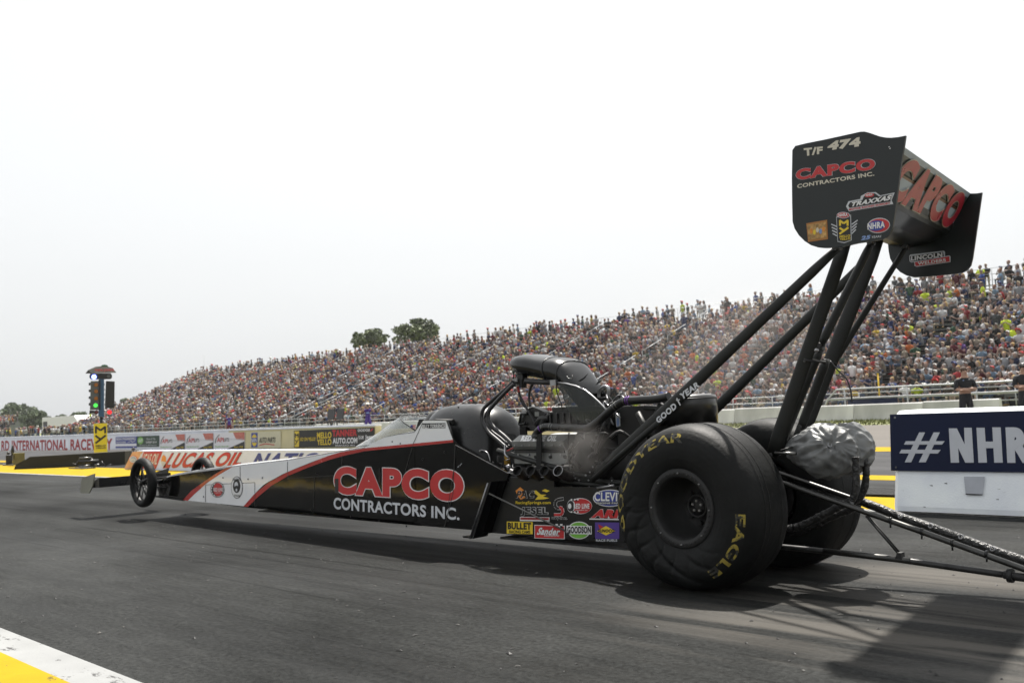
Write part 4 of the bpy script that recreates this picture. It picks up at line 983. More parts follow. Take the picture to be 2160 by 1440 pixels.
# hoses
for pts, r, m_, y in ((((640, 385), (560, 460), (430, 570), (355, 650), (345, 740), (400, 850), (500, 940), (590, 1020)), .0145, hose_m, 5.06), (((650, 405), (590, 460), (480, 575), (415, 660), (408, 740), (465, 820), (560, 900), (645, 985)), .0145, hose_m, 5.0),
                      (((630, 380), (530, 500), (440, 600), (385, 680), (375, 760), (440, 850), (530, 920), (610, 1000)), .009, hose_m, 5.1)):
    mb = MB(); mb.hose([Yp(*Z3(*p), y) for p in pts], r, m_, 10); mb.build('fuel_hose', CAR)
for pts, r in ((((690, 430), (700, 500), (745, 590), (790, 670), (850, 770)), .009), (((832, 395), (800, 460), (793, 540), (805, 620)), .0095), (((690, 470), (715, 570), (750, 620)), .005), (((1050, 410), (1055, 480), (1085, 560), (1110, 640)), .004), (((1060, 420), (1110, 490), (1125, 560)), .003)):
    mb = MB(); mb.hose([Yp(*Z3(*p), 5.12) for p in pts], r, hose_m, 8)
    if r == .009: mb.hose([Yp(*Z3(*p), 5.115) for p in ((683, 425), (692, 455), (697, 480))], .0098, hosered, 8)
    mb.build('oil_hose', CAR)
mb = MB() # big breather tube to the tank
P = [(840, 900), (880, 850), (940, 815), (1050, 815), (1200, 820), (1340, 822), (1440, 765), (1560, 660), (1680, 572), (1800, 558), (2000, 545), (2120, 520)]
path = mb.smoothpath([Yp(*Z3(835, 960), 5.14), Yp(*Z3(838, 925), 5.08)] + [Yp(*Z3(*p), 4.98) for p in P[1:]], 5); mb.tube(path, .027, black_plain, 14)
for i, m_ in ((12, purple_m), (14, chrome), (15, chrome), (18, chrome), (19, chrome), (42, chrome), (43, chrome), (46, chrome), (47, purple_m), (48, purple_m)):
    t = (path[i + 1] - path[i]).normalized(); mb.tube([path[i] - t * .004, path[i] + t * .004], .0288, m_, 14)
mb.build('breather_tube', CAR)
mb = MB(); # oil catch tank
tc_ = Yp(1447, 835, 5.25); bt = Yp(1447, 895, 5.25); r0 = abs(Yp(1500, 835, 5.25).x - Yp(1395, 835, 5.25).x) / 2
tnk = mk('satin black tank', (.014, .014, .014), .3, coat=.3)
mb.lathe([(.001, .012), (r0 * .7, .010), (r0 * .96, 0), (r0, -.02), (r0, bt.z - tc_.z), (.001, bt.z - tc_.z)], (tc_.x, 5.25, tc_.z), (0, 0, 1), tnk, 48)
mb.ring((tc_.x, 5.25, tc_.z - .018), (0, 0, 1), r0 + .001, .004, dark, 40, 6)
mb.build('catch_tank', CAR)
mb = MB() # magnetos, distributor, clutch housing and clutter behind the blower
for px, py, r in ((1270, 850, .05), (1292, 862, .045), (1318, 870, .055)): c = Yp(px, py, 5.2); mb.cyl(c - V((0, 0, .1)), c + V((0, 0, .02)), r, darker, 18); mb.cyl(c + V((0, 0, .02)), c + V((0, 0, .045)), r * .7, dark, 18)
rnd = random.Random(3)
for k in range(26):
    a = Yp(rnd.uniform(1262, 1320), rnd.uniform(832, 870), rnd.uniform(5.05, 5.4)); b = Yp(rnd.uniform(1262, 1340), rnd.uniform(850, 900), rnd.uniform(5.05, 5.4)); m_ = (a + b) / 2 + V((rnd.uniform(-.06, .06), 0, rnd.uniform(.0, .07)))
    mb.hose([a, m_, b], rnd.choice((.004, .005, .006)), rnd.choice((hose_m, hose_m, steel)), 6, 4)
mb.hose([Yp(*E3(*p), 5.2) for p in ((1825, 880), (1830, 790), (1880, 700), (1960, 670), (2010, 720), (2000, 850))], .012, steel)
mb.build('magneto', CAR)
mb = MB()
c = Yp(1345, 880, 5.1); e = Yp(1240, 950, 5.1)
mb.cyl((Yp(1245, 960, 5.2).x, CY, .72), (Yp(1285, 960, 5.2).x, CY, .72), .24, darker, 36); mb.cyl((Yp(1285, 960, 5.2).x, CY, .70), (AX.x - .15, CY, .5), .17, darker, 30, .1)
a = Yp(1300, 858, 5.12); b = Yp(1385, 960, 5.12); mb.prism([(a.x, 5.12, a.z), (b.x, 5.12, a.z + .0), (b.x, 5.12, b.z), (a.x, 5.12, b.z)], (0, .26, 0), darker)
mb.prism([Yp(*Z3(*p), 5.11) for p in ((1610, 680), (1650, 680), (1655, 800), (1620, 810))], (0, .005, 0), grey_dec); 
db = Decal(mb, ('Y', 5.108), Z3, gap=.001); db.ell(lblue_dec, 1636, 762, 12, 42, 1)
for k in range(40):
    a = Yp(rnd.uniform(1200, 1300), rnd.uniform(900, 1025), rnd.uniform(4.95, 5.1)); b = a + V((rnd.uniform(-.12, .12), rnd.uniform(0, .1), rnd.uniform(-.12, .12))); mb.hose([a, (a + b) / 2 + V((rnd.uniform(-.04, .04), -.02, rnd.uniform(-.05, .05))), b], rnd.choice((.005, .008, .012, .004)), rnd.choice((hose_m, darker, darker, dark)), 6, 3)
for k in range(16): q = Yp(rnd.uniform(1205, 1300), rnd.uniform(960, 1030), 4.96); mb.sphere(q, rnd.uniform(.004, .008), steel, 6, 4)
mb.tube([Yp(*E4(1420, 285), 4.98), Yp(*E4(1800, 262), 4.98), Yp(*E4(1850, 285), 4.98)], .004, chrome, 6); mb.tube([Yp(*E4(1260, 530), 4.96), Yp(*E4(1340, 430), 4.96)], .003, chrome, 5); mb.sphere(Yp(*E4(1655, 315), 4.97), .01, chrome, 8, 6)
mb.build('clutch_housing', CAR)
mb = MB() # clutter ahead of the engine
for k in range(22):
    a = Yp(rnd.uniform(1040, 1085), rnd.uniform(930, 1000), rnd.uniform(5.0, 5.2)); b = a + V((rnd.uniform(-.05, .12), rnd.uniform(-.05, .05), rnd.uniform(-.1, .06))); mb.hose([a, (a + b) / 2 + V((0, -.02, rnd.uniform(-.03, .03))), b], rnd.choice((.004, .006, .009)), rnd.choice((hose_m, steel, hose_m, dark)), 6, 3)
mb.hose([Yp(*Z3(*p), 5.0) for p in ((560, 1050), (610, 1025), (660, 1000))], .006, hosered); mb.hose([Yp(*Z3(*p), 5.0) for p in ((565, 1060), (620, 1035), (665, 1008))], .004, chrome)
mb.b2(Yp(1063, 968, 5.05) - V((0, 0, .04)), Yp(1070, 968, 5.05) + V((0, .03, .03)), brass); mb.sphere(Yp(1072, 985, 5.02), .02, steel); mb.hose([Yp(*Z3(*p), 4.98) for p in ((320, 1035), (350, 1030), (400, 1060), (425, 1140))], .004, steel); mb.sphere(Yp(*Z3(328, 1045), 4.98), .01, chrome)
mb.build('fuel_pump', CAR)
mb = MB() # frame tubes around the engine
def T(a, b, r=.019, y=5.0, y2=None, m=strutblack): mb.tube([Yp(*a, y), Yp(*b, y2 or y)], r, m, 10)
T((1050, 950), (1260, 1012)); T((1250, 1012), (1400, 880), .02, 4.93); T((1200, 1010), (1330, 1020)); T((1345, 870), (1375, 930), .02, 5.0); T((1060, 1000), (1320, 1030), .02); T((1290, 862), (1240, 985), .016, 5.05); T((1360, 860), (1420, 862), .018); T((1395, 850), (1370, 905), .018)
for yy in (4.98, 5.52):
    mb.tube([(-5.6, yy, .22), (-3.5, yy, .2)], .018, strutblack)
mb.tube([Yp(*Z4(1440, 310), 4.93), Yp(*Z4(1600, 285), 4.93)], .008, steel)
mb.build('chassis_frame', CAR)

# ------------------------------------------------------------------ rear wing on its struts
PN, PF = 4.50, 6.0
np_ = [(125, 268), (150, 232), (250, 208), (400, 178), (560, 143), (700, 112), (735, 111), (768, 119), (815, 135), (860, 151), (910, 161), (960, 163), (1020, 157), (1080, 145), (1068, 230), (1050, 330), (1015, 600), (985, 830), (968, 930), (945, 975), (915, 1005), (870, 1022), (780, 1038), (680, 1052), (560, 1080), (470, 1090), (400, 1093), (345, 1088), (285, 1070), (230, 1035), (180, 985), (145, 930), (127, 870), (123, 700), (121, 500)]
mb = MB(); mb.prism([Yp(*WG(*p), PN) for p in np_], (0, .014, 0), wingblack, dark)
d = Decal(mb, ('Y', PN), WG, gap=.0018)
d.text(bone_dec, 'T/F', [(228, 320), (380, 298), (385, 236), (222, 252)], 1, off=.05); d.text(bone_dec, '474', [(415, 275), (700, 238), (706, 156), (438, 196)], 1, off=.07, shear=.0)
d.outlined(red_dec, grey_dec, 'CAPCO', [(158, 524), (826, 430), (824, 334), (158, 432)], 1, off=.055, extra=.022)
d.text(bone_dec, 'CONTRACTORS INC.', [(168, 590), (820, 483), (815, 448), (168, 556)], 1, off=.03)
d.poly(grey_dec, [(580, 742), (600, 700), (700, 680), (705, 655), (760, 625), (830, 622), (870, 650), (990, 625), (965, 690), (978, 722), (605, 785)], 1)
d.poly(black_dec, [(600, 735), (615, 708), (720, 688), (730, 660), (775, 636), (825, 632), (860, 658), (975, 637), (955, 690), (960, 700), (610, 755)], 2)
d.ell(red_dec, 780, 648, 40, 18, 3, tilt=-.1); d.box(white_dec, 'NHRA', 752, 640, 808, 660, 4, off=.03, dy=-8)
d.text(white_dec, 'TRAXXAS', [(618, 748), (950, 690), (975, 642), (635, 708)], 3, off=.05); d.text(red_dec, 'MOTOR RACING SUPPORT', [(608, 778), (955, 722), (955, 706), (608, 762)], 3, off=.04)
d.poly(mk('orange sticker rim', (.4, .17, .04), .5), [(245, 885), (420, 855), (428, 1018), (260, 1042)], 1); d.poly(tan_dec, [(254, 900), (412, 872), (418, 1002), (266, 1025)], 2)
for k in range(5): d.ell((orange_dec, yel_dec, bone_dec, lblue_dec, orange_dec)[k], 290 + k * 26, 950 - k * 4 + (k % 2) * 14, 12, 22, 3, 10)
d.poly(grey_dec, [(497, 830), (622, 812), (628, 1028), (565, 1052), (508, 1040)], 1); d.poly(black_dec, [(503, 836), (616, 820), (622, 1024), (565, 1044), (513, 1034)], 2)
my_logo(d, 524, 852, 606, 978, yel_dec, 3, 17); d.ell(grey_dec, 560, 817, 56, 27, 3); d.ell(red_dec, 560, 817, 50, 22, 4); d.box(white_dec, 'NHRA', 522, 804, 600, 832, 5, off=.04, dy=-6)
d.text(yel_dec, 'MELLO', [(528, 1008), (618, 998), (618, 978), (528, 988)], 3, off=.03); d.text(yel_dec, 'YELLO', [(530, 1030), (620, 1020), (620, 1001), (530, 1011)], 3, off=.03)
for k in range(4):
    y = 900 + k * 26; d.line(grey_dec, [(455 + k * 4, y - 8), (503, y + 12)], 9, 1); d.line(grey_dec, [(628, y - 6), (678 - k * 5, y - 42)], 9, 1)
d.ell(grey_dec, 855, 903, 97, 64, 1, tilt=-.12); d.ell(red_dec, 857, 903, 90, 57, 2, tilt=-.12); d.ell(blue_dec, 838, 905, 72, 44, 3, tilt=-.12); d.text(white_dec, 'NHRA', [(766, 940), (912, 920), (912, 866), (766, 886)], 4, off=.04)
d.text(lblue_dec, '25', [(706, 1028), (780, 1018), (790, 982), (716, 992)], 1, off=.06); d.text(grey_dec, 'YEARS', [(792, 1012), (875, 1002), (878, 984), (796, 992)], 1)
d.ell(darker, 948, 247, 12, 14, 1); d.line(white_dec, [(940, 245), (950, 238)], 7, 2); d.line(white_dec, [(948, 258), (958, 250)], 7, 2)
mb.build('wing_endplate', CAR)
# far plate
fp = [(1725, 625), (1680, 632), (1630, 633), (1560, 628), (1500, 600), (1440, 590), (1000, 720), (930, 800), (930, 1040), (938, 1120), (950, 1180), (985, 1245), (1035, 1295), (1090, 1325), (1150, 1340), (1300, 1330), (1500, 1311), (1560, 1300), (1600, 1280), (1630, 1240), (1645, 1180), (1660, 1080), (1700, 800)]
mb = MB(); mb.prism([Yp(*WG(*p), PF) for p in fp], (0, .014, 0), wingblack, dark)
d = Decal(mb, ('Y', PF), WG, gap=.002)
d.poly(grey_dec, [(1112, 1160), (1122, 1148), (1405, 1116), (1415, 1125), (1415, 1175), (1130, 1215), (1115, 1205)], 1); d.poly(black_dec, [(1118, 1163), (1400, 1125), (1408, 1172), (1128, 1208)], 2); d.text(white_dec, 'LINCOLN', [(1130, 1202), (1395, 1168), (1395, 1130), (1130, 1164)], 3, off=.05)
d.poly(grey_dec, [(1158, 1212), (1455, 1156), (1465, 1165), (1465, 1212), (1180, 1252), (1162, 1245)], 4); d.poly(red_dec, [(1164, 1214), (1455, 1163), (1458, 1207), (1172, 1246)], 5); d.text(white_dec, 'WELDERS', [(1190, 1238), (1430, 1208), (1425, 1180), (1190, 1212)], 6, off=.04)
mb.build('wing_endplate', CAR)
# flaps: ruled surface between the plates
A = Yp(*WG(1062, 235), PN + .014); C = Yp(*WG(1628, 632), PF)
G_ = Yp(*WG(1452, 948), PF); E_ = V((A.x + G_.x - C.x, A.y, A.z + G_.z - C.z))
flapdark = mk('flap dark film', (.045, .055, .058), .35, var=.15); silver = mk('grey wing film', (.36, .44, .52), .35, .0, var=.12)
slot_reflection = mk('painted copper reflection', (.16, .08, .045), .3, .5, var=.4)  # copper reflection below the slot, put into the flap's colour
nrm_ = (C - A).cross(E_ - A).normalized(); nrm_ = nrm_ if (CAMPOS - A).dot(nrm_) > 0 else -nrm_
def FB(u, v, k=0): return A.lerp(C, u).lerp(E_.lerp(G_, u), v) + nrm_ * (.0016 * k - .004 * math.sin(math.pi * v) * (0 if v < 0 else 1))
mb = MB(); NVR = 60
rows = [[FB(i / 12, j / NVR, 0) for i in range(13)] for j in range(NVR + 1)]
def rowmat(v): return silver if v < .12 else darker if .415 < v < .45 else slot_reflection if .45 <= v < .5 else silver if .5 <= v < .8 else flapdark
for j in range(NVR): mb.add(rows[j] + rows[j + 1], [(i, i + 1, 14 + i, 13 + i) for i in range(12)], rowmat((j + .5) / NVR), True)
back = [[FB(i / 12, j / 16, -9) for i in range(13)] for j in range(17)]; mb.loft(back, wingblack, False, False, True)
for v_ in (0, 1): mb.add([FB(0, v_, 0), FB(1, v_, 0), FB(1, v_, -9), FB(0, v_, -9)], [(0, 1, 2, 3)], wingblack)
def ftext(mb, s_, u0, u1, v0, v1, fill, edge):
    for m_, ex, k in ((edge, .016, 4), (fill, 0, 5.5)):
        v, f = text_geo(s_, .055, ex, sub=3); mb.add([FB(lerp(u0, u1, x), lerp(v1, v0, y), k) for x, y in v], f, m_)
ftext(mb, 'CAPCO', .07, .985, .09, .97, red_wing, bone_dec)
mb.build('wing_flap', CAR)
mb = MB()
def mp(x, z, y): return V((x, y, z))
sec_ = [(E_.x + .03, E_.z + .035), (E_.x - .02, E_.z - .015), (E_.x - .12, E_.z - .05), (E_.x - .26, E_.z - .06), (E_.x - .36, E_.z - .035), (E_.x - .38, E_.z), (E_.x - .33, E_.z + .03), (E_.x - .2, E_.z + .04), (E_.x - .08, E_.z + .045)]
mb.prism([V((x, PN + .014, z)) for x, z in sec_], (G_ - E_), wingblack)
mb.build('wing_main_plane', CAR)
# struts
def strut(a, b, ya, yb, wpx_a, wpx_b, name='wing_strut', th=.5, mat=strutblack, label=None, deco=None):
    P = Yp(*a, ya); Q = Yp(*b, yb); da = (P - CAMPOS).dot(CF); db = (Q - CAMPOS).dot(CF)
    ra = wpx_a / 2 * da / FPX; rb = wpx_b / 2 * db / FPX; t = (Q - P).normalized(); side_ = V((0, 1, 0)); chord = t.cross(side_).normalized()
    mb = MB(); n = 16; rings = []
    for k in range(13):
        f_ = k / 12; c = P.lerp(Q, f_); r = lerp(ra, rb, f_)
        if k in (0, 12): r *= .8
        rings.append([c + chord * (r * math.cos(2 * math.pi * j / n)) + side_ * (max(.012, r * th) * math.sin(2 * math.pi * j / n)) for j in range(n)])
    mb.loft(rings, mat, True, True, True)
    for f_ in (.0, 1.0): mb.cyl(P.lerp(Q, f_) - side_ * .03, P.lerp(Q, f_) + side_ * .03, .014, dark, 12)
    if deco: deco(mb, P, Q, chord, max(ra, rb))
    return mb.build(name, CAR)
def gy(mb, P, Q, chord, r):
    nn = (Q - P).cross(chord).normalized(); nn = nn if nn.y < 0 else -nn; pl = (P + nn * .0185, nn); d = Decal(mb, pl, Z3, gap=.001)
    d.text(grey_dec, 'GOOD', [(2022, 778), (2200, 628), (2170, 575), (1990, 735)], 1, off=.05); d2 = Decal(mb, pl, R2, gap=.001)
    d2.text(grey_dec, 'YEAR', [(125, 1062), (250, 962), (235, 925), (108, 1018)], 1, off=.05)
    d2.line(grey_dec, [(90, 1045), (115, 1095)], 9, 1); d2.line(grey_dec, [(86, 1060), (112, 1055)], 7, 1)
strut((1262, 1000), (1766, 524), 4.96, 4.85, 30, 22, th=.35, deco=gy)
strut((1478, 892), (1842, 536), 5.60, 5.62, 24, 20, th=.5)
strut((1628, 960), (1786, 505), 5.02, 4.95, 33, 31, th=.3)
strut((1672, 965), (1853, 505), 5.48, 5.55, 36, 30, th=.3)
strut((1640, 955), (1731, 735), 5.12, 5.15, 20, 18, th=.8); strut((1731, 728), (1838, 512), 5.12, 5.3, 20, 17, th=.8)
strut((1690, 900), (1742, 762), 5.3, 5.3, 20, 20, th=.8); strut((1752, 775), (1912, 520), 5.6, 5.8, 16, 11, th=.8)
mb = MB()
for (px, py, y) in ((1719, 761, 5.0), (1745, 763, 5.5)): c = Yp(px, py, y); mb = MB(); mb.ring(c, (.2, 0, 1), .055, .006, strap_m, 20, 6); mb.sphere(c + V((-.05, -.02, 0)), .008, chrome, 8, 6); mb.build('strut_clamp', CAR)
mb = MB()
mb.sphere(Yp(*R2(1055, 716), 4.92), .012, steel, 10, 6); mb.build('bolt', CAR); mb = MB(); mb.hose([Yp(*R2(*p), 5.3) for p in ((1150, 790), (1200, 850), (1260, 910), (1290, 990), (1300, 1070))], .0045, hose_m)
mb.build('loose_cable', CAR)

# ------------------------------------------------------------------ parachute packs
from mathutils import noise as _ns
def pack(cx, cy, yy, rx, rz, seed, name='parachute_pack', kd=(.25, -.9, .12), taper=.5):
    c = Yp(cx, cy, yy); mb = MB(); n = 110; m = 70; rings = []; kd = V(kd).normalized(); u = kd.orthogonal().normalized(); w_ = kd.cross(u); off = V((seed * 7.3, seed * 1.7, 3.1))
    for i in range(m + 1):
        t = math.pi * i / m; r = []
        for k in range(n):
            a = 2 * math.pi * k / n; d = V((math.sin(t) * math.cos(a), math.sin(t) * math.sin(a), math.cos(t)))
            ang = math.acos(max(-1, min(1, d.dot(kd)))); az = V((d.dot(u), d.dot(w_), 0)); az = az.normalized() if az.length > 1e-4 else V((1, 0, 0))
            rad = _ns.noise(az * 3.4 + V((0, 0, ang * .9)) + off); rad = 1 - abs(rad) * 2.6
            rad2 = 1 - abs(_ns.noise(az * 7.0 + V((0, 0, ang * 1.6)) - off)) * 2.4
            crk = 1 - abs(_ns.noise(d * 2.1 + off)) * 2.6; crk2 = 1 - abs(_ns.noise(V((d.x * 4, d.y * 4, d.z * 7)) + off)) * 2.4
            g = math.exp(-ang * .9)
            f_ = 1 + .09 * rad * (g + .1) + .04 * rad2 * (g + .05) + .075 * crk + .014 * crk2 - .22 * math.exp(-(ang / .22) ** 2)
            f_ += .5 * max(0, -d.x - .35) ** 1.6 * taper * (1 if abs(d.z) < 2 else 0)
            sq = 1 - .45 * max(0, -d.x - .1) * taper
            sag = -.1 * max(0, -d.z) + .06 * _ns.noise(d * 1.7 - off)
            r.append(c + V((d.x * rx * f_, d.y * .15 * f_ * sq, d.z * rz * (f_ + sag) * sq + rz * .1 * max(0, -d.x) * taper)))
        rings.append(r)
    mb.loft(rings, foil, True, True, True)
    kp = c + V((kd.x * rx, kd.y * .15, kd.z * rz)) * .84
    mb.ring(kp + kd * .008, kd, .011, .004, steel, 16, 6)
    return mb.build(name, CAR)
pack(1738, 955, 5.16, .185, .155, 2, kd=(.6, -.78, .38), taper=1.0); pack(1792, 949, 5.33, .125, .145, 5, kd=(-.5, -.7, .5), taper=0)
mb = MB()
def wraptube(pts, r, y, name='parachute_tether', amp=1):
    m = MB(); path = m.smoothpath([Yp(*R3(*p), y) for p in pts], 9); rr = random.Random(len(pts)); 
    m.tube(path, [r * (1 + .45 * amp * (.28 * math.sin(i * 1.9) * rr.random() + .2 * rr.uniform(-1, 1))) for i in range(len(path))], wrap, 12); m.build(name, CAR)
wraptube([(880, 370), (885, 450), (885, 560), (875, 650), (850, 700)], .020, 5.1); wraptube([(950, 390), (962, 480), (950, 600), (915, 680), (860, 715)], .020, 5.3)
wraptube([(850, 705), (760, 745), (640, 810), (520, 870), (430, 905), (370, 915)], .022, 5.15); wraptube([(870, 760), (760, 800), (640, 850), (540, 900), (440, 935), (360, 925)], .022, 5.3)
wraptube([(900, 700), (980, 730), (1080, 768), (1220, 826), (1450, 905), (1680, 990), (1920, 1078), (2160, 1160), (2300, 1215)], .025, 5.398, 'tether_sleeve', .25)
for px, py in ((1220, 825), (1450, 900), (1680, 982), (1920, 1073)): mb = MB(); mb.ring(Yp(*R3(px, py - 4), 5.37), (0, -1, .4), .011, .004, steel, 14, 6); mb.build('sleeve_eyelet', CAR)
# ------------------------------------------------------------------ wheelie bar
def bar(pts, r, y, mat=bar_steel):
    mb.tube([Yp(*R3(*p), y) for p in pts], r, mat, 12)
mb = MB(); bar([(250, 555), (350, 578), (850, 752), (1400, 945), (2160, 1222), (2700, 1420)], .0155, 5.03); mb.build('wheelie_bar_upper_tube', CAR)
mb = MB(); bar([(200, 460), (320, 500), (830, 678), (950, 722), (1220, 828), (1450, 908), (1680, 993), (1920, 1080), (2160, 1163), (2700, 1380)], .0145, 5.40); mb.build('wheelie_bar_upper_tube', CAR)
mb = MB(); bar([(200, 1040), (300, 1052), (640, 1085), (1100, 1135), (2010, 1265)], .016, 5.03, dark); bar([(640, 1085), (1300, 1160)], .0163, 5.028, bar_steel); bar([(2010, 1265), (2080, 1277), (2300, 1305)], .02, 5.03, darker)
e = Yp(*R3(2058, 1272), 5.03); mb.cyl(e - V((.012, 0, 0)), e + V((.012, 0, 0)), .033, darker, 20); mb.build('wheelie_bar_lower_tube', CAR)
mb = MB(); bar([(960, 820), (1200, 1098)], .006, 5.03, darker); bar([(975, 815), (1212, 1092)], .005, 5.06, darker); mb.prism([Yp(*R3(*p), 5.01) for p in ((1195, 1098), (1225, 1100), (1232, 1150), (1180, 1145))], (0, .04, 0), darker)
mb.build('wheelie_bar_brace', CAR)
for px, py in ((1150, 855), (1388, 940), (1620, 1025), (1880, 1110)): mb = MB(); q = Yp(*R3(px, py), 5.03); mb.tube([q + V((-.006, 0, 0)), q + V((.006, 0, 0))], .0195, black_plain, 12); mb.tube([q + V((0, -.01, -.035)), q + V((0, -.01, -.01))], .005, black_plain, 6); mb.build('cable_tie', CAR)
mb = MB(); bar([(270, 342), (430, 347)], .009, 5.0, chrome); bar([(250, 345), (400, 295)], .005, 5.05, dark); mb.build('pack_mount', CAR)
# wheelie bar end axle and small wheels just outside the frame to the right
e1 = Yp(*R3(2700, 1420), 5.03); mb = MB(); mb.cyl((e1.x, 4.95, .11), (e1.x, 5.55, .11), .014, dark); mb.lathe([(.03, -.02), (.055, -.02), (.06, 0), (.055, .02), (.03, .02)], (e1.x, 5.0, .11), (0, 1, 0), rubber, 24); mb.lathe([(.03, -.02), (.055, -.02), (.06, 0), (.055, .02), (.03, .02)], (e1.x, 5.5, .11), (0, 1, 0), rubber, 24); mb.build('wheelie_bar_wheel', CAR)
# ================================================================== grandstand
NR = 24; Y0, DY, Zs, DZ = 46.3, .76, .35, .295
XA, XB = -131.0, -6.0
AIS = [Yp(626, 880, 46).x, Yp(591, 876, 46).x]
aisles = [AIS[0] - 1.0]; 
aisles += [aisles[0] + 10.5 * k for k in range(1, 7)] + [aisles[0] - 7.5 - 9.5 * k for k in range(0, 6)]
GS = thing('grandstand', ((XA + XB) / 2, 55, 0), 'huge aluminium grandstand rising behind the track, packed with spectators', 'grandstand')
mb = MB()
for i in range(NR):
    y = Y0 + i * DY; z = Zs + i * DZ
    mb.b2((XA, y - .38, z - .05), (XB, y + .36, z), aluminium)
    if i: mb.b2((XA, y - .392, z - DZ - .045), (XB, y - .382, z - .06), dark)
mb.build('deck', GS)
for i in range(NR):
    mb = MB(); y = Y0 + i * DY; z = Zs + i * DZ
    mb.b2((XA + .2, y + .02, z + .40), (XB - .2, y + .30, z + .435), aluminium)
    mb.build('bench', GS)
mb = MB()
for x in np.arange(XA, XB, 2.4): 
    mb.cyl((x, Y0 - .5, 0), (x, Y0 - .5, 1.25), .03, rail_m, 6)
for z in (.62, .92, 1.22): mb.tube([(XA, Y0 - .5, z), (XB, Y0 - .5, z)], .024, rail_m, 6)
mb.build('front_railing', GS)
yb = Y0 + NR * DY; zb = Zs + NR * DZ
mb = MB()
for x in np.arange(XA, XB, 2.0): mb.cyl((x, yb - .3, zb - .4), (x, yb - .3, zb + 1.25), .025, rail_m, 5)
for z in (.5, .85, 1.22): mb.tube([(XA, yb - .3, zb + z), (XB, yb - .3, zb + z)], .016, rail_m, 5)
mb.build('rear_railing', GS)
for ax_ in aisles + [AIS[0], AIS[1] - .3]:
    if ax_ > -40: continue
    mb = MB(); full = ax_ in AIS or ax_ == AIS[1] - .3
    for i in range(0, NR - 1 if full else NR - 2, 1 if full else 4):
        y = Y0 + i * DY; z = Zs + i * DZ
        n_ = 1 if full else 3
        if full and ax_ != AIS[0] and i > 9: break
        mb.tube([(ax_, y - .2, z + 1.0), (ax_, y - .2 + DY * n_, z + 1.0 + DZ * n_)], .03 if full else .024, rail_m, 5)
        if full: mb.tube([(ax_, y - .2, z + .6), (ax_, y - .2 + DY * n_, z + .6 + DZ * n_)], .018, rail_m, 5)
        if i % 2 == 0: mb.cyl((ax_, y - .2, z), (ax_, y - .2, z + 1.0), .02, rail_m, 5)
    mb.build('stair_rail', GS)
for x in np.arange(XA, XB, 13.0):
    for i in (8, 16, 23): mb = MB(); mb.cyl((x, Y0 + i * DY, 0), (x, Y0 + i * DY, Zs + i * DZ - .05), .08, rail_m, 6); mb.build('support_post', GS)
# second small stand at the far left
X2a, X2b = -250, -165
GS2 = thing('grandstand', ((X2a + X2b) / 2, 50, 0), 'small distant low grandstand at the far left, below the trees', 'grandstand')
mb = MB()
for i in range(8): mb.b2((X2a, 47 + i * .76 - .38, 0), (X2b, 47 + i * .76 + .38, .3 + i * .34), aluminium)
mb.build('deck', GS2)

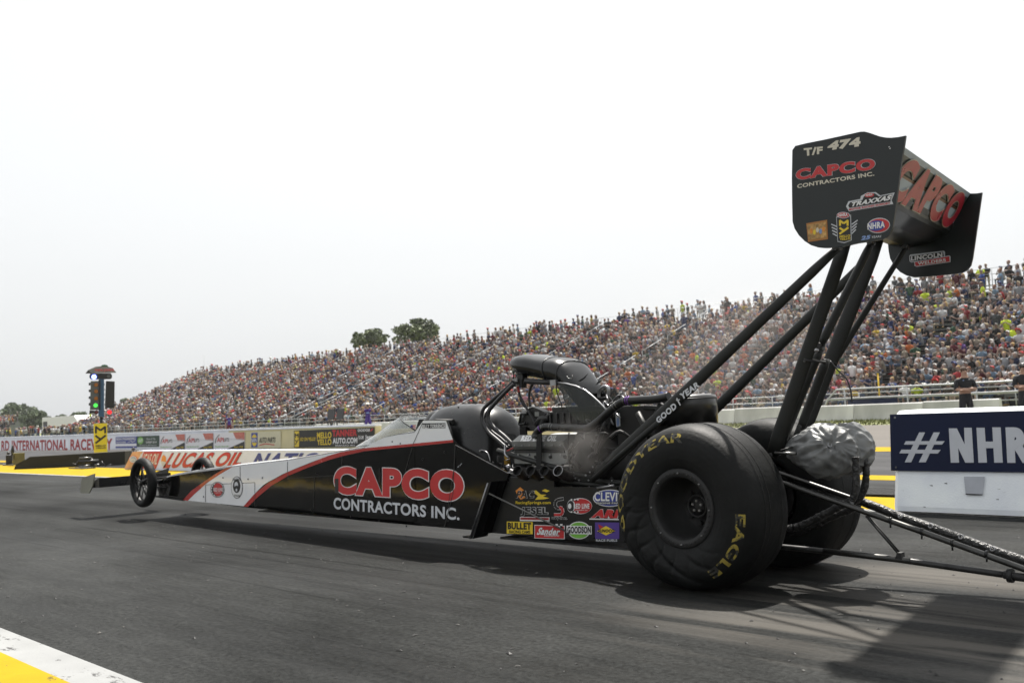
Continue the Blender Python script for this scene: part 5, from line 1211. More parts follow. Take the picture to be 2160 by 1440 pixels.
# ================================================================== spectators
def ntube(path, rad, n, flatdir=None):
    path = np.array(path, float); vs = []; m = len(path)
    for i in range(m):
        t = path[min(i + 1, m - 1)] - path[max(i - 1, 0)]; t /= np.linalg.norm(t) + 1e-9
        u = np.array([1., 0, 0]) if abs(t[0]) < .8 else np.array([0, 1., 0]); u = u - t * u.dot(t); u /= np.linalg.norm(u); w_ = np.cross(t, u)
        a, b = rad[i]
        for k in range(n):
            q = 2 * math.pi * k / n; vs.append(path[i] + u * a * math.cos(q) + w_ * b * math.sin(q))
    f = [(i * n + j, i * n + (j + 1) % n, (i + 1) * n + (j + 1) % n, (i + 1) * n + j) for i in range(m - 1) for j in range(n)]
    return np.array(vs), np.array(f)
def template(pose, arms, hat, nn=6, shorts=False):
    parts = []  # (verts, faces, colour slot) 0 shirt 1 skin 2 hair/hat 3 trousers
    sit = pose == 'sit'; hz = .5 if sit else .92; dz_ = hz - .5; lean = -.05 if sit else 0
    parts.append(ntube([(0, .02, hz - .1), (0, .02, hz - .05), (0, .03, hz + .12), (0, lean * .5, hz + .3), (0, lean, hz + .43), (0, lean, hz + .5), (0, lean, hz + .53)], [(.02, .02), (.17, .13), (.155, .12), (.19, .13), (.2, .11), (.13, .08), (.05, .05)], 8) + (0,))
    hy = lean - .02; h0 = hz + .5
    parts.append(ntube([(0, hy, h0), (0, hy, h0 + .06), (0, hy - .01, h0 + .09), (0, hy - .01, h0 + .15), (0, hy - .01, h0 + .21), (0, hy, h0 + .26), (0, hy, h0 + .295)], [(.05, .05), (.05, .055), (.065, .08), (.078, .098), (.08, .1), (.06, .07), (.005, .005)], 8) + (1,))
    if hat == 2: parts.append(ntube([(0, hy - .02, h0 + .19), (0, hy + .0, h0 + .2), (0, hy, h0 + .27), (0, hy, h0 + .31), (0, hy, h0 + .315)], [(.15, .17), (.15, .17), (.085, .1), (.05, .06), (.003, .003)], 8) + (2,))
    elif hat == 1: parts.append(ntube([(0, hy - .06, h0 + .2), (0, hy - .04, h0 + .215), (0, hy, h0 + .24), (0, hy, h0 + .29), (0, hy, h0 + .31)], [(.08, .13), (.085, .13), (.09, .105), (.06, .075), (.003, .003)], 8) + (2,))
    elif hat == 0: parts.append(ntube([(0, hy + .05, h0 + .12), (0, hy + .04, h0 + .16), (0, hy + .02, h0 + .23), (0, hy + .01, h0 + .28), (0, hy + .01, h0 + .31)], [(.075, .05), (.09, .075), (.092, .1), (.07, .08), (.003, .003)], 8) + (2,))
    else: parts.append(ntube([(0, hy + .07, h0 - .1), (0, hy + .06, h0 + .05), (0, hy + .03, h0 + .2), (0, hy + .01, h0 + .28), (0, hy + .01, h0 + .315)], [(.1, .04), (.11, .07), (.1, .1), (.075, .085), (.003, .003)], 8) + (2,))
    sh = hz + .44
    for s_ in (-1, 1):
        S0 = np.array((s_ * .19, lean, sh))
        if arms == 'lap': E_, H_ = (s_ * .26, lean - .08, sh - .26), (s_ * .08, lean - .32, sh - .33)
        elif arms == 'face': E_, H_ = (s_ * .26, lean - .2, sh - .13), (s_ * .05, lean - .2, sh + .18)
        elif arms == 'up': E_, H_ = (s_ * .3, lean - .05, sh + .2), (s_ * .22, lean - .1, sh + .48)
        elif arms == 'clap': E_, H_ = (s_ * .25, lean - .12, sh - .24), (s_ * .03, lean - .34, sh - .08)
        elif arms == 'cross': E_, H_ = (s_ * .25, lean - .1, sh - .25), (-s_ * .1, lean - .2, sh - .22)
        else: E_, H_ = (s_ * .26, lean + .02, sh - .28), (s_ * .27, lean - .06, sh - .54)
        E_ = np.array(E_); H_ = np.array(H_); M_ = S0 + (E_ - S0) * .65
        parts.append(ntube([S0 + (0, 0, .03), S0, M_, M_ + (E_ - S0) * .01], [(.03, .03), (.06, .06), (.052, .052), (.03, .03)], nn) + (0,))
        parts.append(ntube([M_, E_, E_ + (H_ - E_) * .8, H_, H_ + (H_ - E_) * .12], [(.042, .042), (.04, .04), (.03, .03), (.04, .03), (.01, .01)], nn) + (1,))
        if sit:
            K_ = np.array((s_ * .13, -.44, .5)); A_ = np.array((s_ * .14, -.42, .09))
            parts.append(ntube([(s_ * .09, .03, .49), (s_ * .1, -.1, .5), K_ + (0, .08, .0), K_ + (0, -.02, -.02)], [(.07, .07), (.088, .085), (.065, .065), (.03, .03)], nn) + (3,))
            parts.append(ntube([K_ + (0, -.01, .03), K_ + (0, 0, -.06), A_], [(.04, .04), (.055, .055), (.035, .035)], nn) + (1 if shorts else 3,))
            parts.append(ntube([A_ + (0, .05, -.04), A_ + (0, 0, -.03), A_ + (0, -.1, -.06), A_ + (0, -.18, -.07)], [(.03, .03), (.045, .05), (.04, .03), (.02, .015)], nn) + (2,))
        else:
            parts.append(ntube([(s_ * .09, .02, hz), (s_ * .1, .02, .84), (s_ * .11, 0, .5), (s_ * .11, 0, .47)], [(.05, .05), (.09, .09), (.065, .065), (.05, .05)], nn) + (3,))
            parts.append(ntube([(s_ * .11, 0, .52), (s_ * .11, .01, .4), (s_ * .12, .02, .08)], [(.05, .05), (.058, .058), (.038, .038)], nn) + (1 if shorts else 3,))
            parts.append(ntube([(s_ * .12, .08, .03), (s_ * .12, .0, .05), (s_ * .12, -.1, .035), (s_ * .12, -.18, .02)], [(.02, .02), (.045, .045), (.04, .03), (.02, .015)], nn) + (2,))
    vs = []; fs = []; cs = []; b = 0
    for v, f, c in parts: vs.append(v); fs.append(f + b); cs.append(np.full(len(v), c)); b += len(v)
    return np.concatenate(vs), np.concatenate(fs), np.concatenate(cs)
TEMPL = {}
for pose in ('sit', 'stand'):
    for arms in ('lap', 'face', 'clap', 'cross', 'up', 'down'):
        if pose == 'sit' and arms == 'down': continue
        if pose == 'stand' and arms == 'lap': continue
        for hat in range(4):
            for sh_ in (False, True): TEMPL[(pose, arms, hat, sh_)] = template(pose, arms, hat, 6, sh_)
# light version for the far crowd
TLO = {}
for pose, arms in (('sit', 'lap'), ('sit', 'face'), ('sit', 'clap'), ('stand', 'down'), ('stand', 'cross')):
    for hat in range(4): TLO[(pose, arms, hat)] = template(pose, arms, hat, 4, hat % 2 == 0)
SHIRTS = [('white', (.62, .62, .63), 18), ('light grey', (.30, .31, .33), 12), ('charcoal', (.06, .065, .07), 17), ('black', (.014, .014, .016), 14), ('red', (.34, .03, .035), 5), ('maroon', (.12, .02, .03), 5), ('royal blue', (.04, .08, .28), 4.5), ('navy', (.02, .03, .09), 8),
          ('light blue', (.2, .3, .42), 5), ('orange', (.5, .13, .03), 2.2), ('neon yellow', (.55, .68, .04), 1.2), ('yellow', (.6, .42, .05), 1.5), ('dark green', (.04, .09, .055), 4), ('tan', (.3, .26, .2), 4), ('pink', (.45, .2, .26), 1.2), ('purple', (.10, .05, .2), 1.2), ('brown', (.10, .08, .065), 3)]
SW = np.array([s_[2] for s_ in SHIRTS], float); SW /= SW.sum()
HATS = [('white', (.6, .6, .58)), ('black', (.015, .015, .015)), ('red', (.4, .03, .03)), ('navy', (.03, .04, .12)), ('tan', (.4, .33, .22)), ('grey', (.2, .2, .2))]
HAIRS = [('brown hair', (.07, .04, .02)), ('dark hair', (.02, .015, .012)), ('blond hair', (.35, .24, .1)), ('grey hair', (.3, .29, .28)), ('reddish hair', (.18, .07, .03))]
SKINS = [(.24, .165, .135), (.29, .205, .17), (.2, .13, .105), (.33, .25, .21), (.12, .08, .06)]
PANTS = [('jeans', (.05, .075, .13)), ('khaki', (.3, .25, .18)), ('black', (.02, .02, .02)), ('grey', (.14, .14, .15)), ('light', (.36, .37, .38))]
cm = bpy.data.materials.new('crowd clothing and skin'); cm.use_nodes = True; nt = cm.node_tree; b = nt.nodes['Principled BSDF']; b.inputs['Roughness'].default_value = .85
at = nd(nt, 'ShaderNodeAttribute', attribute_name='tint'); nt.links.new(at.outputs['Color'], b.inputs['Base Color'])
def draw_person(rs):
    si = rs.choices(range(len(SHIRTS)), SW)[0]; hat = rs.choices((0, 1, 2, 3), (4, 4.2, .5, 1.6))[0]
    h = rs.choice(HATS) if hat in (1, 2) else rs.choice(HAIRS); pn = rs.choices(PANTS, (5, 2, 2, 2, 1))[0]; sk = rs.choices(SKINS, (4, 4, 3, 3, .6))[0]
    k = rs.uniform(.46, .95); sc_ = [tuple(min(.75, c * k) for c in SHIRTS[si][1]), sk, h[1], pn[1]]
    return si, hat, h[0], pn[0], np.array(sc_)
def spot(rs, i, x):
    return (x, Y0 + i * DY + .14, Zs + i * DZ)
rs = random.Random(11)
seats = []
for i in range(NR + 1):
    x = XA + .5
    while x < XB - .5:
        x += rs.uniform(.44, .57)
        fill = .93 if i < 20 else .9
        if any(abs(x - a) < .55 for a in aisles): 
            if rs.random() > .12: continue
        if AIS[1] - .9 < x < AIS[0] + .3 and i < 11 and rs.random() > .25: continue
        # a few thin patches where the benches show
        g = math.sin(x * .21 + i * .35) * math.sin(x * .083 - i * .5 + 1)
        if rs.random() > fill - (.4 if g > .8 else 0): continue
        px, py, w_ = project((x, Y0 + i * DY, Zs + i * DZ + 1))
        if px > 2260 or px < -60: 
            if rs.random() > .5: continue
        if i == NR: pose = 'stand' if rs.random() < .6 else 'sit'
        else: pose = 'stand' if rs.random() < (.05 if i < 22 else .35) else 'sit'
        if i == NR and rs.random() < .1: continue
        seats.append((i, x, pose, px, py, w_))
# nearest, clearly visible ones become individuals
def hidden(px, py):
    if py > 858 : return True
    if px < 1500 or px > 2150: return True
    if 1600 < px < 1935 and py < 640: return True
    def near(a, b_, w_):
        t = (py - a[1]) / (b_[1] - a[1]); return 0 <= t <= 1 and abs(px - lerp(a[0], b_[0], t)) < w_
    if near((1262, 1000), (1766, 524), 22) or near((1478, 892), (1842, 536), 18) or near((1628, 960), (1786, 505), 22) or near((1672, 965), (1853, 505), 24) or near((1740, 790), (1905, 520), 14): return True
    if px > 1875 and px < 2065 and py < 590: return True
    if 2005 < px < 2070 and py > 755: return True
    if px > 2125 and py > 755: return True
    return False
cand = sorted([s_ for s_ in seats if not hidden(s_[3], s_[4])], key=lambda s_: s_[5])[:300]
cs = set(id(s_) for s_ in cand)
ORD = ['front', 'second', 'third', 'fourth', 'fifth', 'sixth', 'seventh', 'eighth', 'ninth', 'tenth', 'eleventh', 'twelfth', 'thirteenth', 'fourteenth', 'fifteenth', 'sixteenth', 'seventeenth', 'eighteenth', 'nineteenth', 'twentieth', 'twenty-first', 'twenty-second', 'twenty-third', 'twenty-fourth', 'topmost']
ARMS = {'lap': 'hands in lap', 'face': 'hands raised to the face', 'clap': 'clapping', 'cross': 'arms folded', 'up': 'both arms raised', 'down': 'arms hanging'}
used = {}
def mesh_person(key, cols, name, T=TEMPL):
    v, f, c = T[key]; me = bpy.data.meshes.new(name); me.from_pydata(v.tolist(), [], f.tolist()); me.materials.append(cm)
    a = me.color_attributes.new('tint', 'FLOAT_COLOR', 'POINT'); a.data.foreach_set('color', np.concatenate([cols[c], np.ones((len(c), 1))], 1).ravel()); me.polygons.foreach_set('use_smooth', [True] * len(f)); return me
for s_ in cand:
    i, x, pose, px, py, w_ = s_
    tries = 0
    while True:
        si, hat, hn, pn, cols = draw_person(rs)
        arms = rs.choices(('lap', 'face', 'clap', 'cross', 'up'), (6, 1.5, 2, 1.5, .2))[0] if pose == 'sit' else rs.choices(('down', 'cross', 'clap', 'face'), (4, 2, 2, 1))[0]
        hd = hn + (' cap' if hat == 1 else ' sun hat' if hat == 2 else '') + (' worn long' if hat == 3 else '')
        where = 'above the navy barrier' if px > 1890 else 'just right of the wing struts' if px > 1790 else 'seen between the wing struts' if px > 1640 else 'left of the wing struts'
        lab = '%s spectator, %s shirt, %s, %s, %s row, %s' % ('standing' if pose == 'stand' else 'seated', SHIRTS[si][0], hd, ARMS[arms], ORD[i], where)
        tries += 1
        if lab not in used and len(lab.split()) <= 16 or tries > 60: break
    used[lab] = 1
    me = mesh_person((pose, arms, hat, rs.random() < .4), cols, 'person'); o = bpy.data.objects.new('person', me); COL.objects.link(o)
    o.location = (x, Y0 + i * DY + .14, Zs + i * DZ); o.rotation_euler = (0, 0, rs.gauss(-.35, .35)); k = rs.uniform(.92, 1.06); o.scale = (k * rs.uniform(.95, 1.12), k, k)
    tag(o, lab, 'person', 'spectators in the grandstand')
# the rest is one crowd
def crowd(items, name, label, lo=True):
    V_, F_, C_ = [], [], []; off = 0; by = {}
    for it in items:
        pose = it[2]; arms = rs.choices(('lap', 'face', 'clap'), (6, 1.5, 2))[0] if pose == 'sit' else rs.choice(('down', 'cross'))
        si, hat, hn, pn, cols = draw_person(rs); by.setdefault((pose, arms, hat), []).append((it, cols))
    for key, L in by.items():
        v, f, c = TLO[key]; n = len(L)
        ang = rng.normal(-.3, .4, n); k = rng.uniform(.9, 1.07, n); ca, sa = np.cos(ang), np.sin(ang)
        P = np.zeros((n, len(v), 3)); wx = rng.uniform(.95, 1.15, n)[:, None] * v[None, :, 0]
        P[:, :, 0] = wx * ca[:, None] - v[None, :, 1] * sa[:, None]; P[:, :, 1] = wx * sa[:, None] + v[None, :, 1] * ca[:, None]; P[:, :, 2] = v[None, :, 2]
        P *= k[:, None, None]; P += np.array([it[0][6] if len(it[0]) > 6 else (it[0][1], Y0 + it[0][0] * DY + .14, Zs + it[0][0] * DZ) for it in L])[:, None, :]
        cc = np.array([it[1] for it in L])[:, c, :]
        V_.append(P.reshape(-1, 3)); C_.append(cc.reshape(-1, 3)); F_.append((f[None] + (np.arange(n) * len(v))[:, None, None] + off).reshape(-1, 4)); off += n * len(v)
    V_ = np.concatenate(V_); F_ = np.concatenate(F_); C_ = np.concatenate(C_)
    me = bpy.data.meshes.new(name); me.vertices.add(len(V_)); me.vertices.foreach_set('co', V_.ravel().astype(np.float32)); me.loops.add(F_.size); me.loops.foreach_set('vertex_index', F_.ravel().astype(np.int32))
    me.polygons.add(len(F_)); me.polygons.foreach_set('loop_start', (np.arange(len(F_)) * 4).astype(np.int32)); me.update(calc_edges=True)
    a = me.color_attributes.new('tint', 'FLOAT_COLOR', 'POINT'); a.data.foreach_set('color', np.concatenate([C_, np.ones((len(C_), 1))], 1).ravel().astype(np.float32)); me.materials.append(cm)
    o = bpy.data.objects.new(name, me); COL.objects.link(o); return tag(o, label, 'crowd', kind='stuff')
rest = [s_ for s_ in seats if id(s_) not in cs]
print('seats', len(seats))
crowd(rest, 'crowd', 'dense crowd of spectators filling the long grandstand')
it2 = []
for i in range(8):
    x = X2a + .5
    while x < X2b - .5:
        x += rs.uniform(.5, .9); it2.append((0, x, 'sit' if rs.random() < .8 else 'stand', 0, 0, 0, (x, 47 + i * .76 + .1, .3 + i * .34)))
for k in range(170): it2.append((0, 0, 'stand', 0, 0, 0, (rs.uniform(-165, -112), rs.uniform(43.5, 46), 0)))
crowd(it2, 'crowd', 'distant crowd at the far left by the low stand')

# ================================================================== people on the apron, built one by one
def skin_person(label, x, y, heading, H, J, mats, hair=None, cap=None, extra=None, z=0.0, bulk=1.0):
    """J overrides joints (metres, facing -Y, for a 1.78 m figure)"""
    j = dict(pel=(0, 0, .95), sp=(0, .01, 1.12), ch=(0, 0, 1.32), nk=(0, .0, 1.49), hd=(0, -.015, 1.60), ht=(0, -.005, 1.72))
    bw = .03 if bulk > 1.1 else 0
    for s_, n in ((-1, 'l'), (1, 'r')):
        j.update({'hip' + n: (s_ * .09, 0, .9), 'kn' + n: (s_ * .11, -.02, .5), 'an' + n: (s_ * .12, .02, .09), 'to' + n: (s_ * .14, -.14, .03), 'sh' + n: (s_ * (.18 + bw), .01, 1.42), 'el' + n: (s_ * .24, .03, 1.14), 'wr' + n: (s_ * .25, -.06, .88), 'hn' + n: (s_ * .25, -.08, .80)})
    j.update(J); R = dict(pel=.135, sp=.125, ch=.15, nk=.055, hd=.088, ht=.07, hip=.095, kn=.062, an=.045, to=.038, sh=.07, el=.045, wr=.03, hn=.034)
    E = [('pel', 'sp'), ('sp', 'ch'), ('ch', 'nk'), ('nk', 'hd'), ('hd', 'ht')]
    for n in 'lr': E += [('pel', 'hip' + n), ('hip' + n, 'kn' + n), ('kn' + n, 'an' + n), ('an' + n, 'to' + n), ('ch', 'sh' + n), ('sh' + n, 'el' + n), ('el' + n, 'wr' + n), ('wr' + n, 'hn' + n)]
    names = list(j); sc = H / 1.78; P = {k: V(v) * sc for k, v in j.items()}
    fing = []
    for n in 'lr':
        w_, h_ = P['wr' + n], P['hn' + n]; d = (h_ - w_).normalized(); sd_ = d.cross(V((0, 0, 1))); sd_ = sd_.normalized() if sd_.length > .1 else V((1, 0, 0)); cu = d.cross(sd_)
        for k, (o_, L) in enumerate(((-.03, .05), (-.011, .062), (.009, .07), (.028, .065))):
            a = 'f%s%da' % (n, k); b_ = 'f%s%db' % (n, k); c_ = 'f%s%dc' % (n, k)
            P[a] = h_ + sd_ * o_ + d * .03; P[b_] = P[a] + d * L * .55 + cu * .008; P[c_] = P[b_] + d * L * .35 + cu * .02; fing += [('hn' + n, a), (a, b_), (b_, c_)]; R[a] = .0095; R[b_] = .0085; R[c_] = .007
        a = 't%sa' % n; b_ = 't%sb' % n; P[a] = w_.lerp(h_, .6) + sd_ * .038; P[b_] = P[a] + sd_ * .02 + d * .035; fing += [('hn' + n, a), (a, b_)]; R[a] = .011; R[b_] = .009
    E = E + fing; names = list(P)
    me = bpy.data.meshes.new('p'); me.from_pydata([P[k] for k in names], [(names.index(a), names.index(b_)) for a, b_ in E], [])
    ob = bpy.data.objects.new('p', me); COL.objects.link(ob); mod = ob.modifiers.new('skin', 'SKIN'); mod.branch_smoothing = .6
    for i, k in enumerate(names):
        r = R.get(k, R.get(k[:-1], .03)) * sc * (bulk if k[0] not in 'ft' and k[:2] not in ('hd', 'ht', 'hn', 'wr') else 1); me.skin_vertices[0].data[i].radius = (r, r * (.78 if k in ('pel', 'sp', 'ch') else 1))
        if k == 'pel': me.skin_vertices[0].data[i].use_root = True
    ob.modifiers.new('s', 'SUBSURF').levels = 1
    dg = bpy.context.evaluated_depsgraph_get(); m2 = bpy.data.meshes.new_from_object(ob.evaluated_get(dg)); bpy.data.objects.remove(ob)
    m2.name = 'person'
    cols = [mats['skin'], mats['shirt'], mats['pants'], mats.get('sleeve', mats['shirt']), mats.get('shoe', darker)]; m2.materials.clear()
    for m_ in cols: m2.materials.append(m_)
    seg = []
    def cls(a, b_):
        s_ = {a[:2], b_[:2]}
        if 'f' in (a[0], b_[0]) or a[0] == 't' and a[1] in 'lr' or 'hn' in s_ or 'hd' in s_ or 'ht' in s_: return 0
        if 'wr' in s_: return 0
        if 'el' in s_: return 3
        if 'to' in s_ : return 4
        if 'kn' in s_ or 'an' in s_ or 'hi' in s_: return 2
        if s_ == {'ch', 'nk'}: return 1
        return 1
    for a, b_ in E: seg.append((P[a], P[b_], cls(a, b_)))
    mi = []
    for p in m2.polygons:
        c = p.center; best = (9, 0)
        for A_, B_, k in seg:
            d = B_ - A_; t = max(0, min(1, (c - A_).dot(d) / max(1e-6, d.length_squared))); q = (c - A_ - d * t).length
            if q < best[0]: best = (q, k)
        k = best[1]
        if c.z < P['pel'].z - .02 and k == 1: k = 2
        if c.z > P['nk'].z and k == 1: k = 0
        mi.append(k)
    m2.polygons.foreach_set('material_index', mi); m2.polygons.foreach_set('use_smooth', [True] * len(mi))
    o = bpy.data.objects.new('person', m2); COL.objects.link(o); o.location = (x, y, z); o.rotation_euler = (0, 0, heading); tag(o, label, 'person')
    BASE[o.name] = V((0, 0, 0))
    hc = P['hd'].lerp(P['ht'], .35)
    f = MB(); 
    if hair: f.sphere(hc + V((0, .028, .03)), (.092 * sc, .098 * sc, .10 * sc), hair, 14, 10); f.build('hair', o)
    f = MB(); f.sphere(hc + V((0, -.098, -.012)), (.013, .02, .022), mats['skin'], 8, 6)
    for s_ in (-1, 1): f.sphere(hc + V((s_ * .032, -.086, .02)), (.012, .008, .007), hair_m, 8, 6); f.sphere(hc + V((s_ * .092, 0, 0)), (.012, .022, .032), mats['skin'], 8, 6)
    f.sphere(hc + V((0, -.088, -.052)), (.024, .01, .006), maroon_c, 8, 6); f.build('face', o)
    if cap:
        f = MB(); f.sphere(hc + V((0, .005, .055)), (.1 * sc, .106 * sc, .075 * sc), cap, 14, 8); f.prism([hc + V(p) for p in ((-.07, -.08, .055), (-.06, -.15, .045), (0, -.175, .045), (.06, -.15, .045), (.07, -.08, .055))], (0, 0, .008), cap); f.build('cap', o)
    if extra: extra(o, P)
    return o
def ground_spot(px, ytop, H):
    """where a person of height H stands whose head top is seen at (px, ytop)"""
    d = ray(px, ytop); s_ = (H - CAMPOS.z) / d.z; p = CAMPOS + d * s_; return p.x, p.y
face_cam = lambda x, y: math.atan2(-x, y)  # turns -Y towards the camera
def crossed(s_=1):
    return dict(ell=(-.26, -.05, 1.16), wrl=(.03, -.2, 1.17), hnl=(.11, -.2, 1.19), elr=(.26, -.05, 1.16), wrr=(-.03, -.23, 1.14), hnr=(-.11, -.22, 1.15))
x, y = ground_spot(2032, 772, 1.70)
def polo(o, P):
    f = MB(); f.box((.06, -.155, 1.36), (.04, .004, .012), white_dec); f.box((-.08, -.155, 1.34), (.03, .004, .02), lblue_dec); f.build('shirt_badge', o)
skin_person('man in black polo with arms folded standing behind the navy barrier', x, y, face_cam(x, y) + .35, 1.70, crossed(), dict(skin=skin_m, shirt=blackshirt, pants=blackshirt), hair=hair_m, extra=polo, bulk=1.25)
x, y = ground_spot(2157, 764, 1.72)
skin_person('man in black cap and black polo at the right edge, arms folded', x, y, face_cam(x, y) + .3, 1.72, crossed(), dict(skin=skin_m, shirt=blackshirt, pants=blackshirt), hair=hair_m, cap=black_dec, bulk=1.25)
x, y = ground_spot(483, 871, 1.78)
def lanyard(o, P):
    f = MB(); f.box((0, -.15, 1.28), (.14, .004, .06), lblue_dec); f.build('vest_print', o)
skin_person('official in purple vest over maroon shirt standing behind the track wall', x, y, face_cam(x, y), 1.78, {}, dict(skin=skin_m, shirt=purple_v, pants=maroon_c, sleeve=maroon_c), hair=hair_m, extra=lanyard)
x, y = ground_spot(775, 848, 1.78)
cx, cy_ = x, y
ph = dict(ell=(-.3, -.12, 1.32), wrl=(-.13, -.25, 1.55), hnl=(-.07, -.26, 1.60), elr=(.3, -.12, 1.32), wrr=(.13, -.25, 1.55), hnr=(.07, -.26, 1.60))
skin_person('photographer in purple vest and white cap aiming a camera over the wall', x, y, face_cam(x, y), 1.78, ph, dict(skin=skin_m, shirt=purple_v, pants=purple_v, sleeve=skin_m), hair=hair_m, cap=whitecap, extra=lanyard)
h_ = face_cam(x, y); Rm = Matrix.Rotation(h_, 3, 'Z'); mb = MB()
c = V((x, y, 0)) + Rm @ V((0, -.22, 1.62)); mb.box(c, (.14, .07, .1), black_dec, Rm); mb.cyl(c + Rm @ V((0, -.03, -.005)), c + Rm @ V((0, -.2, -.01)), .042, black_dec, 14); mb.ring(c + Rm @ V((0, -.2, -.01)), Rm @ V((0, 1, 0)), .04, .005, steel, 16, 5)
mb.build('camera_body', loc=c, label='black camera with a long lens held up by the photographer', cat='camera')
x, y = ground_spot(1934, 815, 1.75)
cl_ = dict(ell=(-.25, -.1, 1.18), wrl=(-.05, -.25, 1.33), hnl=(-.02, -.28, 1.4), elr=(.25, -.1, 1.18), wrr=(.05, -.25, 1.33), hnr=(.02, -.28, 1.4))
skin_person('person in yellow shirt clapping behind the concrete wall', x, y, face_cam(x, y), 1.75, cl_, dict(skin=skin_m, shirt=yellow_c, pants=jeans), hair=hair_m)
x, y = ground_spot(1907, 823, 1.7)
skin_person('grey shirted person clapping beside the person in yellow', x, y, face_cam(x, y), 1.7, cl_, dict(skin=skin_m, shirt=grey_c, pants=jeans), hair=hair_m, cap=grey_c)
x, y = ground_spot(698, 861, 1.8)
skin_person('man in white shirt standing by two black chairs beyond the wall', x, y, face_cam(x, y) + 1.2, 1.8, {}, dict(skin=skin_m, shirt=whitecap, pants=jeans), hair=hair_m)
x, y = ground_spot(607, 880, 1.75)
skin_person('person in red shirt and blue trousers beyond the yellow wall', x, y, face_cam(x, y) - .8, 1.75, {}, dict(skin=skin_m, shirt=red_dec, pants=jeans), hair=hair_m)
# two black chairs and a dark table
for px, lb in ((692, 'left one of two black chairs beyond the dealer banner'), (711, 'right one of two black chairs beyond the dealer banner')):
    p = on(px, 905, ('Z', .0)); s_ = 29.0 / p.y; 
    x_, y_ = p.x * s_, 29.0
    q = CAMPOS + ray(px, 895) * (29.0 / ray(px, 895).y); x_ = q.x
    t = thing('black_chair', (x_, 29, 0), lb, 'chair', 'black chairs beyond the wall')
    f = MB(); f.box((x_, 29, .95), (.62, .5, .06), black_dec); f.build('seat', t); f = MB(); f.box((x_, 29.22, 1.3), (.6, .05, .55), black_dec, Matrix.Rotation(-.15, 3, 'X')); f.build('backrest', t)
    for sx_ in (-1, 1):
        for sy_ in (-1, 1): f = MB(); f.cyl((x_ + sx_ * .28, 29 + sy_ * .22, 0), (x_ + sx_ * .26, 29 + sy_ * .2, .93), .018, dark, 6); f.build('leg', t)
# yellow foul post and crowd barrier in front of the stand
p = CAMPOS + ray(1856, 850) * (44.5 / ray(1856, 850).y); mb = MB(); mb.cyl((p.x, 44.5, 0), (p.x, 44.5, 2.05), .035, yellow_c, 10); mb.cyl((p.x, 44.5, 2.05), (p.x, 44.5, 2.09), .045, yellow_c, 10); mb.build('yellow_post', loc=(p.x, 44.5, 0), label='thin yellow post rising before the front row right of the struts', cat='post')
a = CAMPOS + ray(1762, 850) * (43.6 / ray(1762, 850).y)
GR = thing('guard_rail', (a.x + 10, 43.6, 0), 'white pipe guard rail with sloping left end behind the concrete wall', 'railing')
mb = MB(); L_ = 26
mb.tube([(a.x - .9, 43.6, 0), (a.x - .35, 43.6, 1.0), (a.x + .1, 43.6, 1.42), (a.x + L_, 43.6, 1.42)], .042, rail_m, 8); mb.tube([(a.x - .3, 43.6, .98), (a.x + L_, 43.6, .98)], .045, rail_m, 8); mb.build('rail', GR)
for k in range(9): mb = MB(); mb.cyl((a.x + .5 + k * 3.0, 43.6, 0), (a.x + .5 + k * 3.0, 43.6, 1.42), .04, rail_m, 8); mb.build('post', GR)
mb = MB(); mb.b2((a.x + .6, 43.64, .5), (a.x + 3.0, 43.68, .95), navy); mb.build('banner_cloth', GR)

# ================================================================== start-line tree of lights
g = on(213, 974, ('Z', 0)); TX, TY = g.x, g.y
CT = thing('start_light_tower', (TX, TY, 0), 'tall start light tower showing green and red above a yellow sign', 'start lights')
vd = V((-TX, -TY, 0)).normalized()   # faces down the strip towards the start line and the camera
PT = (V((TX, TY, 0)), vd); rt = V((-vd.y, vd.x, 0)); rt = rt if rt.dot(CR) > 0 else -rt
def TP(x, y, off=0): return on(*T2(x, y), PT) + vd * off
def slab(mb, pts, depth, mat, off=0): mb.prism([TP(x, y, off + depth / 2) for x, y in pts], -vd * depth, mat)
mb = MB(); slab(mb, [(345, 280), (430, 280), (428, 860), (345, 850)], .14, pole_blue); mb.cyl(TP(390, 860), V((TX, TY, 0)), .05, black_dec, 12); slab(mb, [(350, 300), (375, 300), (375, 750), (350, 750)], .02, dark, .08)
for k in range(5): slab(mb, [(432, 350 + k * 75), (440, 350 + k * 75), (440, 385 + k * 75), (432, 385 + k * 75)], .03, chrome, .05)
mb.build('pole', CT)
mb = MB(); slab(mb, [(225, 315), (345, 312), (345, 750), (215, 750)], .16, lamp_box); LB = mb.build('lamp_panel', CT, bevel=.01)
for k, (cy_, m_) in enumerate(((372, amber), (470, amber), (578, amber), (682, green_on))):
    mb = MB(); c = TP(308 - (8 if k == 3 else 0), cy_, .085); r = .062; mb.cyl(c - vd * .02, c + vd * .02, r, m_, 24); mb.ring(c + vd * .012, vd, r, .008, dark, 20, 5); mb.build('lamp', LB)
mb = MB()
for cy_ in (357, 460, 563, 662): mb.cyl(TP(222, cy_, -.02), TP(196, cy_, -.02), .045, black_dec, 14)
mb.build('lamp_hood', CT)
mb = MB(); slab(mb, [(455, 312), (590, 318), (585, 722), (440, 728)], .16, black_dec); mb.build('lamp_panel', CT, bevel=.01)
mb = MB(); c = TP(512, 785, .04); mb.cyl(c - vd * .06, c, .07, black_dec, 20); mb.cyl(c, c + vd * .025, .066, red_on, 24); mb.build('red_lamp', CT)
mb = MB(); c = TP(315, 785, .04); mb.cyl(c - vd * .06, c, .065, black_dec, 20); mb.cyl(c, c + vd * .02, .055, darkred, 24); slab(mb, [(210, 755), (290, 760), (290, 805), (205, 795)], .1, black_dec); mb.build('unlit_red_lamp', CT)
